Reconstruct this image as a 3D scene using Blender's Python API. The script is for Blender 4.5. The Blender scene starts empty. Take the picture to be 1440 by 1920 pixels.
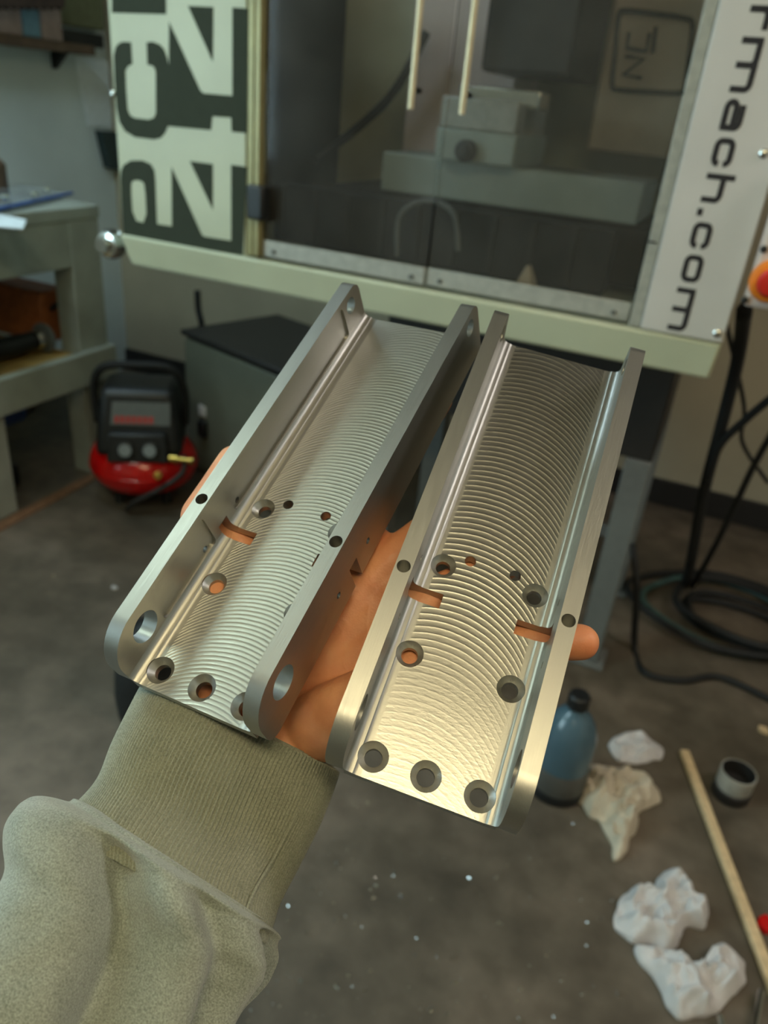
import bpy, bmesh, math, random
from mathutils import Vector, Matrix, noise
from mathutils.geometry import tessellate_polygon
random.seed(7)
V = Vector
sc = bpy.context.scene
col = sc.collection

# ------------------------------------------------------------------ camera
FPX = 1450.0; HC = 1.36
CAM = Matrix(((0.90724, 0.26424, -0.32725), (0.41123, -0.39377, 0.82209), (0.08836, -0.88041, -0.46591)))
EYE = V((0, 0, HC))
cd = bpy.data.cameras.new('camera')
cam = bpy.data.objects.new('camera', cd); col.objects.link(cam)
cd.sensor_fit = 'VERTICAL'; cd.sensor_height = 36.0; cd.sensor_width = 27.0
cd.lens = FPX / 1920 * 36
m3 = Matrix((CAM.col[0], -CAM.col[1], -CAM.col[2])).transposed()
cam.matrix_world = Matrix.Translation(EYE) @ m3.to_4x4()
cd.clip_start = 0.02
cd.dof.use_dof = True; cd.dof.focus_distance = 0.345; cd.dof.aperture_fstop = 9.0
sc.camera = cam

# ------------------------------------------------------------------ world, exposure
w = bpy.data.worlds.new('world'); sc.world = w; w.use_nodes = True
w.node_tree.nodes['Background'].inputs[0].default_value = (0.55, 0.65, 0.62, 1)
w.node_tree.nodes['Background'].inputs[1].default_value = 0.02
vs = sc.view_settings
vs.view_transform = 'Standard'; vs.look = 'None'; vs.gamma = 1.0; vs.use_curve_mapping = False
vs.exposure = 0.38
LAMPS = [  # x, y, length along x, width, colour, strength
    ('warm', (0.35, -0.60, 2.57), 1.25, 0.30, (1.0, 0.83, 0.48), 14.0),
    ('cool', (-1.75, 0.15, 2.57), 1.25, 0.30, (0.80, 1.0, 0.86), 9.5),
    ('dim',  (1.55, 1.05, 2.57), 1.25, 0.24, (1.0, 0.92, 0.86), 17.0),
    ('bench', (-2.05, 1.45, 2.57), 0.9, 0.24, (0.66, 0.88, 1.0), 17.0),  # added fill lamp, makes the left wall and bench brighter and bluer
]
WINDOW_GLOW = ((0.62, 0.90, 1.0), 10.0)

# ------------------------------------------------------------------ pixel -> place helpers
def ray(px, py): return CAM @ V(((px - 720) / FPX, (py - 960) / FPX, 1.0))
def onY(px, py, y): r = ray(px, py); return EYE + r * (y / r.y)
def onX(px, py, x): r = ray(px, py); return EYE + r * (x / r.x)
def onZ(px, py, z=0.0): r = ray(px, py); return EYE + r * ((z - HC) / r.z)
def at(px, py, d): return EYE + ray(px, py) * d

# ------------------------------------------------------------------ materials
def srgb(r, g, b):
    f = lambda c: (c / 255 / 12.92) if c / 255 <= 0.04045 else ((c / 255 + 0.055) / 1.055) ** 2.4
    return (f(r), f(g), f(b), 1)
def new_mat(name):
    m = bpy.data.materials.new(name); m.use_nodes = True
    nt = m.node_tree; return m, nt, nt.nodes['Principled BSDF']
def N(nt, typ, **kw):
    n = nt.nodes.new(typ)
    for k, v in kw.items(): setattr(n, k, v)
    return n
def math_n(nt, op, a, b=None, c=None):
    n = N(nt, 'ShaderNodeMath', operation=op)
    for i, x in enumerate((a, b, c)):
        if x is None: continue
        if isinstance(x, (int, float)): n.inputs[i].default_value = x
        else: nt.links.new(x, n.inputs[i])
    return n.outputs[0]
def mat(name, colr, rough=0.6, metal=0.0, var=0.12, scale=40.0, bump=0.0, bscale=200.0, spec=0.5, col2=None, coat=0.0, detail=4.0):
    m, nt, b = new_mat(name)
    tc = N(nt, 'ShaderNodeTexCoord')
    no = N(nt, 'ShaderNodeTexNoise'); no.inputs['Scale'].default_value = scale; no.inputs['Detail'].default_value = detail
    nt.links.new(tc.outputs['Object'], no.inputs['Vector'])
    mx = N(nt, 'ShaderNodeMix', data_type='RGBA')
    c2 = col2 if col2 else tuple(min(1, c * (1 + var)) for c in colr[:3]) + (1,)
    c1 = colr if col2 else tuple(c * (1 - var) for c in colr[:3]) + (1,)
    mx.inputs[6].default_value = c1; mx.inputs[7].default_value = c2
    mr = N(nt, 'ShaderNodeMapRange'); mr.inputs[1].default_value = 0.35; mr.inputs[2].default_value = 0.65
    nt.links.new(no.outputs['Fac'], mr.inputs[0]); nt.links.new(mr.outputs[0], mx.inputs[0])
    nt.links.new(mx.outputs[2], b.inputs['Base Color'])
    b.inputs['Roughness'].default_value = rough; b.inputs['Metallic'].default_value = metal
    b.inputs['Specular IOR Level'].default_value = spec
    if coat: b.inputs['Coat Weight'].default_value = coat; b.inputs['Coat Roughness'].default_value = 0.1
    if bump:
        n2 = N(nt, 'ShaderNodeTexNoise'); n2.inputs['Scale'].default_value = bscale; n2.inputs['Detail'].default_value = 3
        nt.links.new(tc.outputs['Object'], n2.inputs['Vector'])
        bp = N(nt, 'ShaderNodeBump'); bp.inputs['Strength'].default_value = bump; bp.inputs['Distance'].default_value = 0.002
        nt.links.new(n2.outputs['Fac'], bp.inputs['Height']); nt.links.new(bp.outputs[0], b.inputs['Normal'])
    return m
def machined(name, base, rough, pitch, radius, cx, strength, fade0=None, fade1=None):
    """milled aluminium floor: overlapping arc tool marks as fine relief"""
    m, nt, b = new_mat(name)
    tc = N(nt, 'ShaderNodeTexCoord'); sp = N(nt, 'ShaderNodeSeparateXYZ'); nt.links.new(tc.outputs['Object'], sp.inputs[0])
    x = math_n(nt, 'SUBTRACT', sp.outputs[0], cx)
    no = N(nt, 'ShaderNodeTexNoise'); no.inputs['Scale'].default_value = 60; nt.links.new(tc.outputs['Object'], no.inputs['Vector'])
    x2 = math_n(nt, 'MULTIPLY', x, x)
    rt = math_n(nt, 'SQRT', math_n(nt, 'MAXIMUM', math_n(nt, 'SUBTRACT', radius * radius, x2), 1e-5))
    arc = math_n(nt, 'SUBTRACT', sp.outputs[1], rt)
    arc = math_n(nt, 'ADD', arc, math_n(nt, 'MULTIPLY', no.outputs['Fac'], 0.0009))
    fr = math_n(nt, 'FRACT', math_n(nt, 'DIVIDE', arc, pitch))
    h = math_n(nt, 'POWER', math_n(nt, 'ABSOLUTE', math_n(nt, 'MULTIPLY', math_n(nt, 'SUBTRACT', fr, 0.5), 2.0)), 3.0)
    # fine chatter across the arcs
    n3 = N(nt, 'ShaderNodeTexNoise'); n3.inputs['Scale'].default_value = 900; n3.inputs['Detail'].default_value = 3
    mp = N(nt, 'ShaderNodeMapping'); mp.inputs['Scale'].default_value = (0.35, 1.0, 1.0)
    nt.links.new(tc.outputs['Object'], mp.inputs[0]); nt.links.new(mp.outputs[0], n3.inputs['Vector'])
    if fade0 is not None:
        mr = N(nt, 'ShaderNodeMapRange'); mr.inputs[1].default_value = fade0; mr.inputs[2].default_value = fade1
        mr.inputs[3].default_value = 0.12
        nt.links.new(sp.outputs[1], mr.inputs[0]); h = math_n(nt, 'MULTIPLY', h, mr.outputs[0])
    hh = math_n(nt, 'ADD', h, math_n(nt, 'MULTIPLY', n3.outputs['Fac'], 0.35))
    bp = N(nt, 'ShaderNodeBump'); bp.inputs['Strength'].default_value = strength; bp.inputs['Distance'].default_value = 0.0006
    nt.links.new(hh, bp.inputs['Height']); nt.links.new(bp.outputs[0], b.inputs['Normal'])
    b.inputs['Base Color'].default_value = base; b.inputs['Metallic'].default_value = 1.0
    rn = N(nt, 'ShaderNodeMapRange'); rn.inputs[3].default_value = rough - 0.06; rn.inputs[4].default_value = rough + 0.08
    nt.links.new(n3.outputs['Fac'], rn.inputs[0]); nt.links.new(rn.outputs[0], b.inputs['Roughness'])
    return m
def brushed(name, base, rough, sc3=(300, 12, 300), strength=0.25):
    m, nt, b = new_mat(name)
    tc = N(nt, 'ShaderNodeTexCoord'); mp = N(nt, 'ShaderNodeMapping'); mp.inputs['Scale'].default_value = sc3
    nt.links.new(tc.outputs['Object'], mp.inputs[0])
    n3 = N(nt, 'ShaderNodeTexNoise'); n3.inputs['Scale'].default_value = 5; n3.inputs['Detail'].default_value = 5
    nt.links.new(mp.outputs[0], n3.inputs['Vector'])
    bp = N(nt, 'ShaderNodeBump'); bp.inputs['Strength'].default_value = strength; bp.inputs['Distance'].default_value = 0.0003
    nt.links.new(n3.outputs['Fac'], bp.inputs['Height']); nt.links.new(bp.outputs[0], b.inputs['Normal'])
    b.inputs['Base Color'].default_value = base; b.inputs['Metallic'].default_value = 1.0
    rn = N(nt, 'ShaderNodeMapRange'); rn.inputs[3].default_value = rough - 0.08; rn.inputs[4].default_value = rough + 0.1
    nt.links.new(n3.outputs['Fac'], rn.inputs[0]); nt.links.new(rn.outputs[0], b.inputs['Roughness'])
    return m
def emit_mat(name, c, s):
    m, nt, b = new_mat(name)
    b.inputs['Base Color'].default_value = (0.8, 0.8, 0.8, 1)
    b.inputs['Emission Color'].default_value = c + (1,); b.inputs['Emission Strength'].default_value = s
    return m
def pane_mat(name, tint, haze, hazecol):
    """slightly dirty clear polycarbonate: mostly see-through, a little haze and gloss"""
    m, nt, b = new_mat(name)
    out = nt.nodes['Material Output']; nt.nodes.remove(b)
    tr = N(nt, 'ShaderNodeBsdfTransparent'); tr.inputs[0].default_value = tint
    df = N(nt, 'ShaderNodeBsdfDiffuse'); df.inputs[0].default_value = hazecol
    gl = N(nt, 'ShaderNodeBsdfGlossy'); gl.inputs['Roughness'].default_value = 0.06
    tc = N(nt, 'ShaderNodeTexCoord'); no = N(nt, 'ShaderNodeTexNoise'); no.inputs['Scale'].default_value = 6; no.inputs['Detail'].default_value = 6
    nt.links.new(tc.outputs['Object'], no.inputs['Vector'])
    mr = N(nt, 'ShaderNodeMapRange'); mr.inputs[1].default_value = 0.3; mr.inputs[2].default_value = 0.75
    mr.inputs[3].default_value = haze * 0.4; mr.inputs[4].default_value = haze * 1.5
    nt.links.new(no.outputs['Fac'], mr.inputs[0])
    m1 = N(nt, 'ShaderNodeMixShader'); nt.links.new(mr.outputs[0], m1.inputs[0]); nt.links.new(tr.outputs[0], m1.inputs[1]); nt.links.new(df.outputs[0], m1.inputs[2])
    fr = N(nt, 'ShaderNodeFresnel'); fr.inputs[0].default_value = 1.35
    m2 = N(nt, 'ShaderNodeMixShader'); nt.links.new(fr.outputs[0], m2.inputs[0]); nt.links.new(m1.outputs[0], m2.inputs[1]); nt.links.new(gl.outputs[0], m2.inputs[2])
    nt.links.new(m2.outputs[0], out.inputs[0])
    return m

M = {}
M['enamel'] = mat('white_enamel', srgb(192, 196, 170), 0.42, var=0.04, scale=8, bump=0.05, bscale=400)
M['enamel_white'] = mat('white_enamel_panel', srgb(205, 202, 198), 0.4, var=0.03, scale=8, bump=0.05, bscale=400)
M['print_dark'] = mat('charcoal_print', srgb(58, 64, 54), 0.75, var=0.04, spec=0.15)
M['print_black'] = mat('black_print', srgb(54, 52, 54), 0.75, var=0.04, spec=0.15)
M['steel_trim'] = mat('aged_trim', srgb(150, 142, 100), 0.4, 0.3, var=0.1, scale=30)
M['zinc'] = mat('dull_zinc', srgb(168, 168, 160), 0.45, 0.15, var=0.1, scale=60)
M['black'] = mat('black_plastic', srgb(22, 24, 25), 0.45, var=0.2)
M['black_soft'] = mat('black_rubber', srgb(18, 20, 20), 0.7, var=0.2)
M['dark_grey'] = mat('dark_grey_steel', srgb(102, 105, 92), 0.5, var=0.06, scale=12, bump=0.04)
M['charcoal'] = mat('charcoal_steel', srgb(34, 32, 30), 0.55, var=0.1)
M['grey_post'] = mat('grey_painted_steel', srgb(104, 108, 106), 0.5, var=0.06)
M['red'] = mat('red_enamel', srgb(190, 12, 10), 0.22, var=0.06, scale=10, coat=0.3)
M['brass'] = mat('brass', srgb(190, 160, 85), 0.3, 1.0, var=0.1)
M['chrome'] = mat('bright_metal', srgb(215, 215, 212), 0.18, 1.0, var=0.05)
M['handle'] = mat('champagne_metal', srgb(226, 212, 178), 0.35, 0.35, var=0.05)
M['gauge'] = mat('gauge_face', srgb(130, 136, 136), 0.3, var=0.05)
M['label_grey'] = mat('grey_label', srgb(96, 100, 98), 0.5, var=0.05)
M['red_print'] = mat('red_print', srgb(175, 55, 50), 0.5, var=0.05)
M['bench_white'] = mat('worn_white_paint', srgb(150, 156, 146), 0.6, var=0.1, scale=9, bump=0.1, bscale=60)
M['wood_yellow'] = mat('raw_plywood', srgb(168, 140, 82), 0.7, var=0.18, scale=14)
M['wood_pale'] = mat('pale_wood', srgb(206, 180, 140), 0.6, var=0.12, scale=60)
M['wood_brown'] = mat('brown_wood', srgb(92, 74, 58), 0.7, var=0.2, scale=20)
M['wall'] = mat('painted_wall', srgb(168, 160, 138), 0.8, var=0.06, scale=3, bump=0.08, bscale=120)
M['wall_cool'] = mat('cool_painted_wall', srgb(206, 218, 220), 0.75, var=0.08, scale=2.5, bump=0.08, bscale=120)
M['ceiling'] = mat('bare_board_ceiling', srgb(112, 104, 92), 0.85, var=0.15, scale=3)
M['base_black'] = mat('black_baseboard', srgb(30, 28, 26), 0.6)
M['rag'] = mat('white_paper', srgb(196, 194, 194), 0.85, var=0.06, scale=30, bump=0.2, bscale=90)
M['rag_tan'] = mat('offwhite_paper', srgb(190, 180, 160), 0.85, var=0.08, scale=30, bump=0.2, bscale=90)
M['jug_blue'] = mat('blue_plastic', srgb(74, 100, 114), 0.25, var=0.08, scale=8, coat=0.3)
M['jug_grey'] = mat('grey_plastic', srgb(82, 82, 78), 0.5, var=0.08)
M['orange'] = mat('orange_plastic', srgb(240, 130, 20), 0.4, var=0.05)
M['estop_red'] = mat('red_plastic', srgb(205, 40, 25), 0.35, var=0.05)
M['pink_white'] = mat('pinkish_white_panel', srgb(214, 196, 186), 0.45, var=0.04)
M['orange_brown'] = mat('orange_brown', srgb(150, 84, 38), 0.6, var=0.2)
M['teal_dark'] = mat('dark_teal', srgb(60, 88, 84), 0.5, var=0.15)
M['blue'] = mat('blue_plastic_strip', srgb(20, 70, 140), 0.4, var=0.1)
M['blue_tool'] = mat('blue_tool', srgb(30, 66, 120), 0.5, var=0.1)
M['lath'] = mat('orange_lath', srgb(126, 92, 66), 0.75, var=0.15)
M['bag'] = pane_mat('clear_plastic', (0.9, 0.93, 0.95, 1), 0.3, (0.6, 0.68, 0.72, 1))
M['pane'] = pane_mat('polycarbonate', (0.86, 0.86, 0.85, 1), 0.04, (0.6, 0.58, 0.55, 1))
M['int_grey'] = mat('machine_grey_green', srgb(158, 168, 160), 0.5, var=0.08, scale=10)
M['int_warm'] = mat('machine_warm_grey', srgb(206, 192, 170), 0.5, var=0.08, scale=10)
M['int_pink'] = mat('column_cover', srgb(218, 202, 198), 0.5, var=0.05, scale=6)
M['int_back'] = mat('enclosure_back', srgb(186, 186, 164), 0.6, var=0.15, scale=4)
M['int_dark'] = mat('enclosure_black', srgb(38, 36, 34), 0.6, var=0.2)  # near-black base colour for head, saddle, slots and inner panel
M['paper'] = mat('pale_paper', srgb(226, 236, 242), 0.7, var=0.04)
M['box_pink'] = mat('pink_box', srgb(160, 142, 138), 0.7)
M['box_blue'] = mat('blue_box', srgb(110, 148, 170), 0.7)
M['box_olive'] = mat('olive_box', srgb(96, 100, 72), 0.7)
M['outlet'] = mat('dark_plate', srgb(44, 60, 62), 0.5)
M['fringe'] = mat('brown_cloth', srgb(58, 44, 36), 0.9, var=0.3, scale=40)
# concrete floor: greys, browns, oily stains
def concrete():
    m, nt, b = new_mat('stained_concrete')
    tc = N(nt, 'ShaderNodeTexCoord')
    n1 = N(nt, 'ShaderNodeTexNoise'); n1.inputs['Scale'].default_value = 2.2; n1.inputs['Detail'].default_value = 6; n1.inputs['Roughness'].default_value = 0.62
    n2 = N(nt, 'ShaderNodeTexNoise'); n2.inputs['Scale'].default_value = 14; n2.inputs['Detail'].default_value = 6
    for n in (n1, n2): nt.links.new(tc.outputs['Object'], n.inputs['Vector'])
    cr = N(nt, 'ShaderNodeValToRGB'); e = cr.color_ramp.elements
    e[0].position = 0.3; e[0].color = srgb(66, 60, 49); e[1].position = 0.72; e[1].color = srgb(128, 115, 101)
    x = cr.color_ramp.elements.new(0.5); x.color = srgb(98, 89, 76)
    nt.links.new(n1.outputs['Fac'], cr.inputs[0])
    mx = N(nt, 'ShaderNodeMix', data_type='RGBA', blend_type='MULTIPLY'); mx.inputs[0].default_value = 0.55
    c2 = N(nt, 'ShaderNodeValToRGB'); c2.color_ramp.elements[0].position = 0.35; c2.color_ramp.elements[0].color = (0.5, 0.48, 0.44, 1); c2.color_ramp.elements[1].position = 0.6
    nt.links.new(n2.outputs['Fac'], c2.inputs[0]); nt.links.new(cr.outputs[0], mx.inputs[6]); nt.links.new(c2.outputs[0], mx.inputs[7])
    nt.links.new(mx.outputs[2], b.inputs['Base Color'])
    b.inputs['Roughness'].default_value = 0.55
    bp = N(nt, 'ShaderNodeBump'); bp.inputs['Strength'].default_value = 0.15; bp.inputs['Distance'].default_value = 0.004
    nt.links.new(n2.outputs['Fac'], bp.inputs['Height']); nt.links.new(bp.outputs[0], b.inputs['Normal'])
    return m
M['concrete'] = concrete()

# ------------------------------------------------------------------ mesh helpers
class MB:
    def __init__(s): s.v = []; s.f = []
    def add(s, v, f):
        o = len(s.v); s.v += [V(p) for p in v]; s.f += [tuple(i + o for i in q) for q in f]; return s
    def box(s, a, b, mtx=None):
        x0, y0, z0 = a; x1, y1, z1 = b
        p = [V(q) for q in ((x0,y0,z0),(x1,y0,z0),(x1,y1,z0),(x0,y1,z0),(x0,y0,z1),(x1,y0,z1),(x1,y1,z1),(x0,y1,z1))]
        if mtx: p = [mtx @ q for q in p]
        return s.add(p, [(0,3,2,1),(4,5,6,7),(0,1,5,4),(1,2,6,5),(2,3,7,6),(3,0,4,7)])
    def hexa(s, p):   # bottom 4 (ccw from above), top 4
        return s.add(p, [(0,3,2,1),(4,5,6,7),(0,1,5,4),(1,2,6,5),(2,3,7,6),(3,0,4,7)])
    def prism(s, outer, n, depth, holes=()):
        """polygon (3D points, planar) extruded by depth along n"""
        loops = [list(map(V, outer))] + [list(map(V, h)) for h in holes]
        flat = [p for l in loops for p in l]; k = len(flat)
        tri = tessellate_polygon(loops)
        d = V(n).normalized() * depth
        f = []
        for t in tri:
            a, b, c = (flat[i] for i in t)
            if (b - a).cross(c - a).dot(d) > 0: t = (t[0], t[2], t[1])
            f.append(tuple(t)); f.append((t[2] + k, t[1] + k, t[0] + k))
        o = 0
        for l in loops:
            L = len(l)
            for i in range(L): f.append((o + i, o + (i + 1) % L, o + (i + 1) % L + k, o + i + k))
            o += L
        return s.add(flat + [p + d for p in flat], f)
    def tube(s, pts, r, n=10, closed=False, flat=1.0, caps=True):
        pts = [V(p) for p in pts]; k = len(pts); rr = r if isinstance(r, (list, tuple)) else [r] * k
        up = V((0, 0, 1)); prev = None; vs_ = []; fs = []
        for i, p in enumerate(pts):
            t = (pts[(i + 1) % k] - pts[i - 1]) if closed else (pts[min(i + 1, k - 1)] - pts[max(i - 1, 0)])
            if t.length < 1e-9: t = V((0, 0, 1))
            t.normalize()
            if prev is None:
                a = t.cross(up) if abs(t.z) < 0.9 else t.cross(V((1, 0, 0)))
            else: a = prev - t * prev.dot(t)
            a.normalize(); prev = a; b = t.cross(a)
            for j in range(n):
                g = 2 * math.pi * j / n
                vs_.append(p + a * (math.cos(g) * rr[i]) + b * (math.sin(g) * rr[i] * flat))
        for i in range(k if closed else k - 1):
            for j in range(n):
                fs.append((i * n + j, i * n + (j + 1) % n, ((i + 1) % k) * n + (j + 1) % n, ((i + 1) % k) * n + j))
        if not closed and caps: fs.append(tuple(range(n))[::-1]); fs.append(tuple(range((k - 1) * n, k * n)))
        return s.add(vs_, fs)
    def lathe(s, prof, c=(0, 0, 0), n=32, mtx=None, caps=True):
        vs_ = []; fs = []; c = V(c); k = len(prof)
        for r, z in prof:
            for j in range(n):
                g = 2 * math.pi * j / n; q = V((r * math.cos(g), r * math.sin(g), z))
                vs_.append((mtx @ q if mtx else q) + c)
        for i in range(k - 1):
            for j in range(n): fs.append((i * n + j, i * n + (j + 1) % n, (i + 1) * n + (j + 1) % n, (i + 1) * n + j))
        if caps: fs.append(tuple(range(n))[::-1]); fs.append(tuple(range((k - 1) * n, k * n)))
        return s.add(vs_, fs)
    def build(s, name, m, parent=None, smooth=35, bevel=0.0, seg=2, world=True, fix=False):
        me = bpy.data.meshes.new(name)
        vv = s.v
        if parent is not None and world:
            inv = parent_mtx(parent).inverted(); vv = [inv @ p for p in vv]
        me.from_pydata([tuple(p) for p in vv], [], s.f)
        if fix:
            bm = bmesh.new(); bm.from_mesh(me); bmesh.ops.recalc_face_normals(bm, faces=bm.faces); bm.to_mesh(me); bm.free()
        me.materials.append(m if not isinstance(m, str) else M[m])
        o = bpy.data.objects.new(name, me); col.objects.link(o)
        if parent is not None: o.parent = parent
        if smooth:
            for p in me.polygons: p.use_smooth = True
            if smooth < 180: me.set_sharp_from_angle(angle=math.radians(smooth))
        if bevel:
            b = o.modifiers.new('bevel', 'BEVEL'); b.width = bevel; b.segments = seg; b.limit_method = 'ANGLE'
        return o
def parent_mtx(o):
    m = o.matrix_basis.copy()
    while o.parent is not None: o = o.parent; m = o.matrix_basis @ m
    return m
def tag(o, label=None, cat=None, group=None, kind=None):
    if label: o['label'] = label
    if cat: o['category'] = cat
    if group: o['group'] = group
    if kind: o['kind'] = kind
    return o
def empty(name, loc, label, cat, group=None, rot=None):
    o = bpy.data.objects.new(name, None); col.objects.link(o); o.empty_display_size = 0.05
    mm = Matrix.Translation(V(loc))
    if rot is not None: mm = mm @ rot.to_4x4()
    o.matrix_basis = mm
    return tag(o, label, cat, group)
def rotm(z_dir, x_hint=(1, 0, 0)):
    z = V(z_dir).normalized(); x = V(x_hint) - z * V(x_hint).dot(z); x.normalize(); y = z.cross(x)
    return Matrix((x, y, z)).transposed()
FRONT = rotm((0, -1, 0))          # lathe axis pointing to the camera side
def smooth_path(pts, n=8, closed=False):
    pts = [V(p) for p in pts]; out = []; k = len(pts)
    for i in range(k if closed else k - 1):
        p0 = pts[(i - 1) % k] if closed or i > 0 else pts[0]; p1 = pts[i]; p2 = pts[(i + 1) % k]
        p3 = pts[(i + 2) % k] if closed or i + 2 < k else pts[-1]
        for j in range(n):
            t = j / n
            out.append(0.5 * ((2 * p1) + (p2 - p0) * t + (2 * p0 - 5 * p1 + 4 * p2 - p3) * t * t + (3 * p1 - p0 - 3 * p2 + p3) * t ** 3))
    if not closed: out.append(pts[-1])
    return out

# ================================================================== the room
YB = 3.12; XL = -2.78; XR = 2.6; YF = -2.6; ZC = 2.65
tag(MB().box((XL - .1, YF - .1, -0.1), (XR + .1, YB + .1, 0)).build('floor', 'concrete', smooth=0), kind='structure')
tag(MB().box((XL - .1, YF - .1, ZC), (XR + .1, YB + .1, ZC + .1)).build('ceiling', 'ceiling', smooth=0), kind='structure')
tag(MB().box((XL - .1, YB, 0), (XR + .1, YB + .1, ZC)).build('wall_back', 'wall', smooth=0), kind='structure')
tag(MB().box((XL - .1, YF, 0), (XL, YB, ZC)).build('wall_left', 'wall_cool', smooth=0), kind='structure')
tag(MB().box((XR, YF, 0), (XR + .1, YB, ZC)).build('wall_right', 'wall', smooth=0), kind='structure')
tag(MB().box((XL - .1, YF - .1, 0), (XR + .1, YF, ZC)).build('wall_front', 'wall', smooth=0), kind='structure')
tag(MB().box((XL, YB - .018, 0), (XR, YB, 0.11)).build('baseboard_back', 'base_black', bevel=.004), kind='structure')
lamp_words = {'warm': 'long warm white ceiling lamp above the photographer', 'cool': 'long cool white ceiling lamp on the bench side', 'bench': 'short bluish fill lamp added over the workbench', 'dim': 'slim ceiling lamp in front of the milling machine'}
for nm, c, ln, wd, colr, st in LAMPS:
    e = empty('ceiling_lamp', c, lamp_words[nm], 'lamp')
    x, y, z = c
    MB().box((x - ln / 2 - .03, y - wd / 2 - .02, z + .02), (x + ln / 2 + .03, y + wd / 2 + .02, ZC - .001)).build('housing', 'enamel_white', e, bevel=.008)
    MB().box((x - ln / 2, y - wd / 2, z - .015), (x + ln / 2, y + wd / 2, z + .02)).build('diffuser', emit_mat('lamp_' + nm, colr, st), e, bevel=.01)

wn = tag(MB().box((XL + .001, -1.45, .95), (XL + .03, -.15, 2.05)).build('window_1', 'enamel_white', bevel=.004), kind='structure')
for k_ in range(2): MB().box((XL + .03, -1.40 + .63 * k_, 1.0), (XL + .034, -.83 + .63 * k_, 2.0)).build('pane', emit_mat('daylight_pane', *WINDOW_GLOW), wn, smooth=0)

# ================================================================== aluminium channels
S = 0.88e-3    # fitted millimetres -> metres
RP = Matrix(((0.9842, -0.06162, 0.16597), (0.13973, 0.84602, -0.51451), (-0.10871, 0.52957, 0.84127)))
LP = Matrix(((0.99938, 0.01981, -0.02901), (-0.03184, 0.85968, -0.50984), (0.01484, 0.51045, 0.85978)))
RT = V((-0.0611, 0.2252, -0.25553)) + EYE; LT = V((-0.17061, 0.21705, -0.24823)) + EYE
def ortho(m):
    x = m.col[0].normalized(); y = m.col[1] - x * m.col[1].dot(x); y.normalize(); return Matrix((x, y, x.cross(y))).transposed()
RP = ortho(RP); LP = ortho(LP)
def cut(o, cutter_mb):
    c = cutter_mb.build('cutter', 'black', None, smooth=0, fix=True)
    c.matrix_basis = Matrix.Identity(4)
    me0 = o.data; mb_ = o.matrix_basis.copy(); par = o.parent
    o.parent = None; o.matrix_basis = Matrix.Identity(4)
    bo = o.modifiers.new('cut', 'BOOLEAN'); bo.operation = 'DIFFERENCE'; bo.object = c; bo.solver = 'EXACT'; bo.use_self = True
    bpy.context.view_layer.update()
    me = bpy.data.meshes.new_from_object(o.evaluated_get(bpy.context.evaluated_depsgraph_get()))
    o.modifiers.clear(); o.data = me; me.name = me0.name; bpy.data.meshes.remove(me0)
    bpy.data.objects.remove(c)
    for p in me.polygons: p.use_smooth = True
    me.set_sharp_from_angle(angle=math.radians(28))
    o.parent = par; o.matrix_basis = mb_
LN, WI, WO, TB = 290.4, 38.5, 47.5, 7.0
def cyl(mb, c, axis, r, h0, h1, n=28, prof=None):
    rm = rotm(axis, (0, 1, 0) if abs(V(axis).y) < 0.9 else (1, 0, 0))
    mb.lathe(prof if prof else [(r * S, h0 * S), (r * S, h1 * S)], V(c) * S, n, rm)
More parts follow.
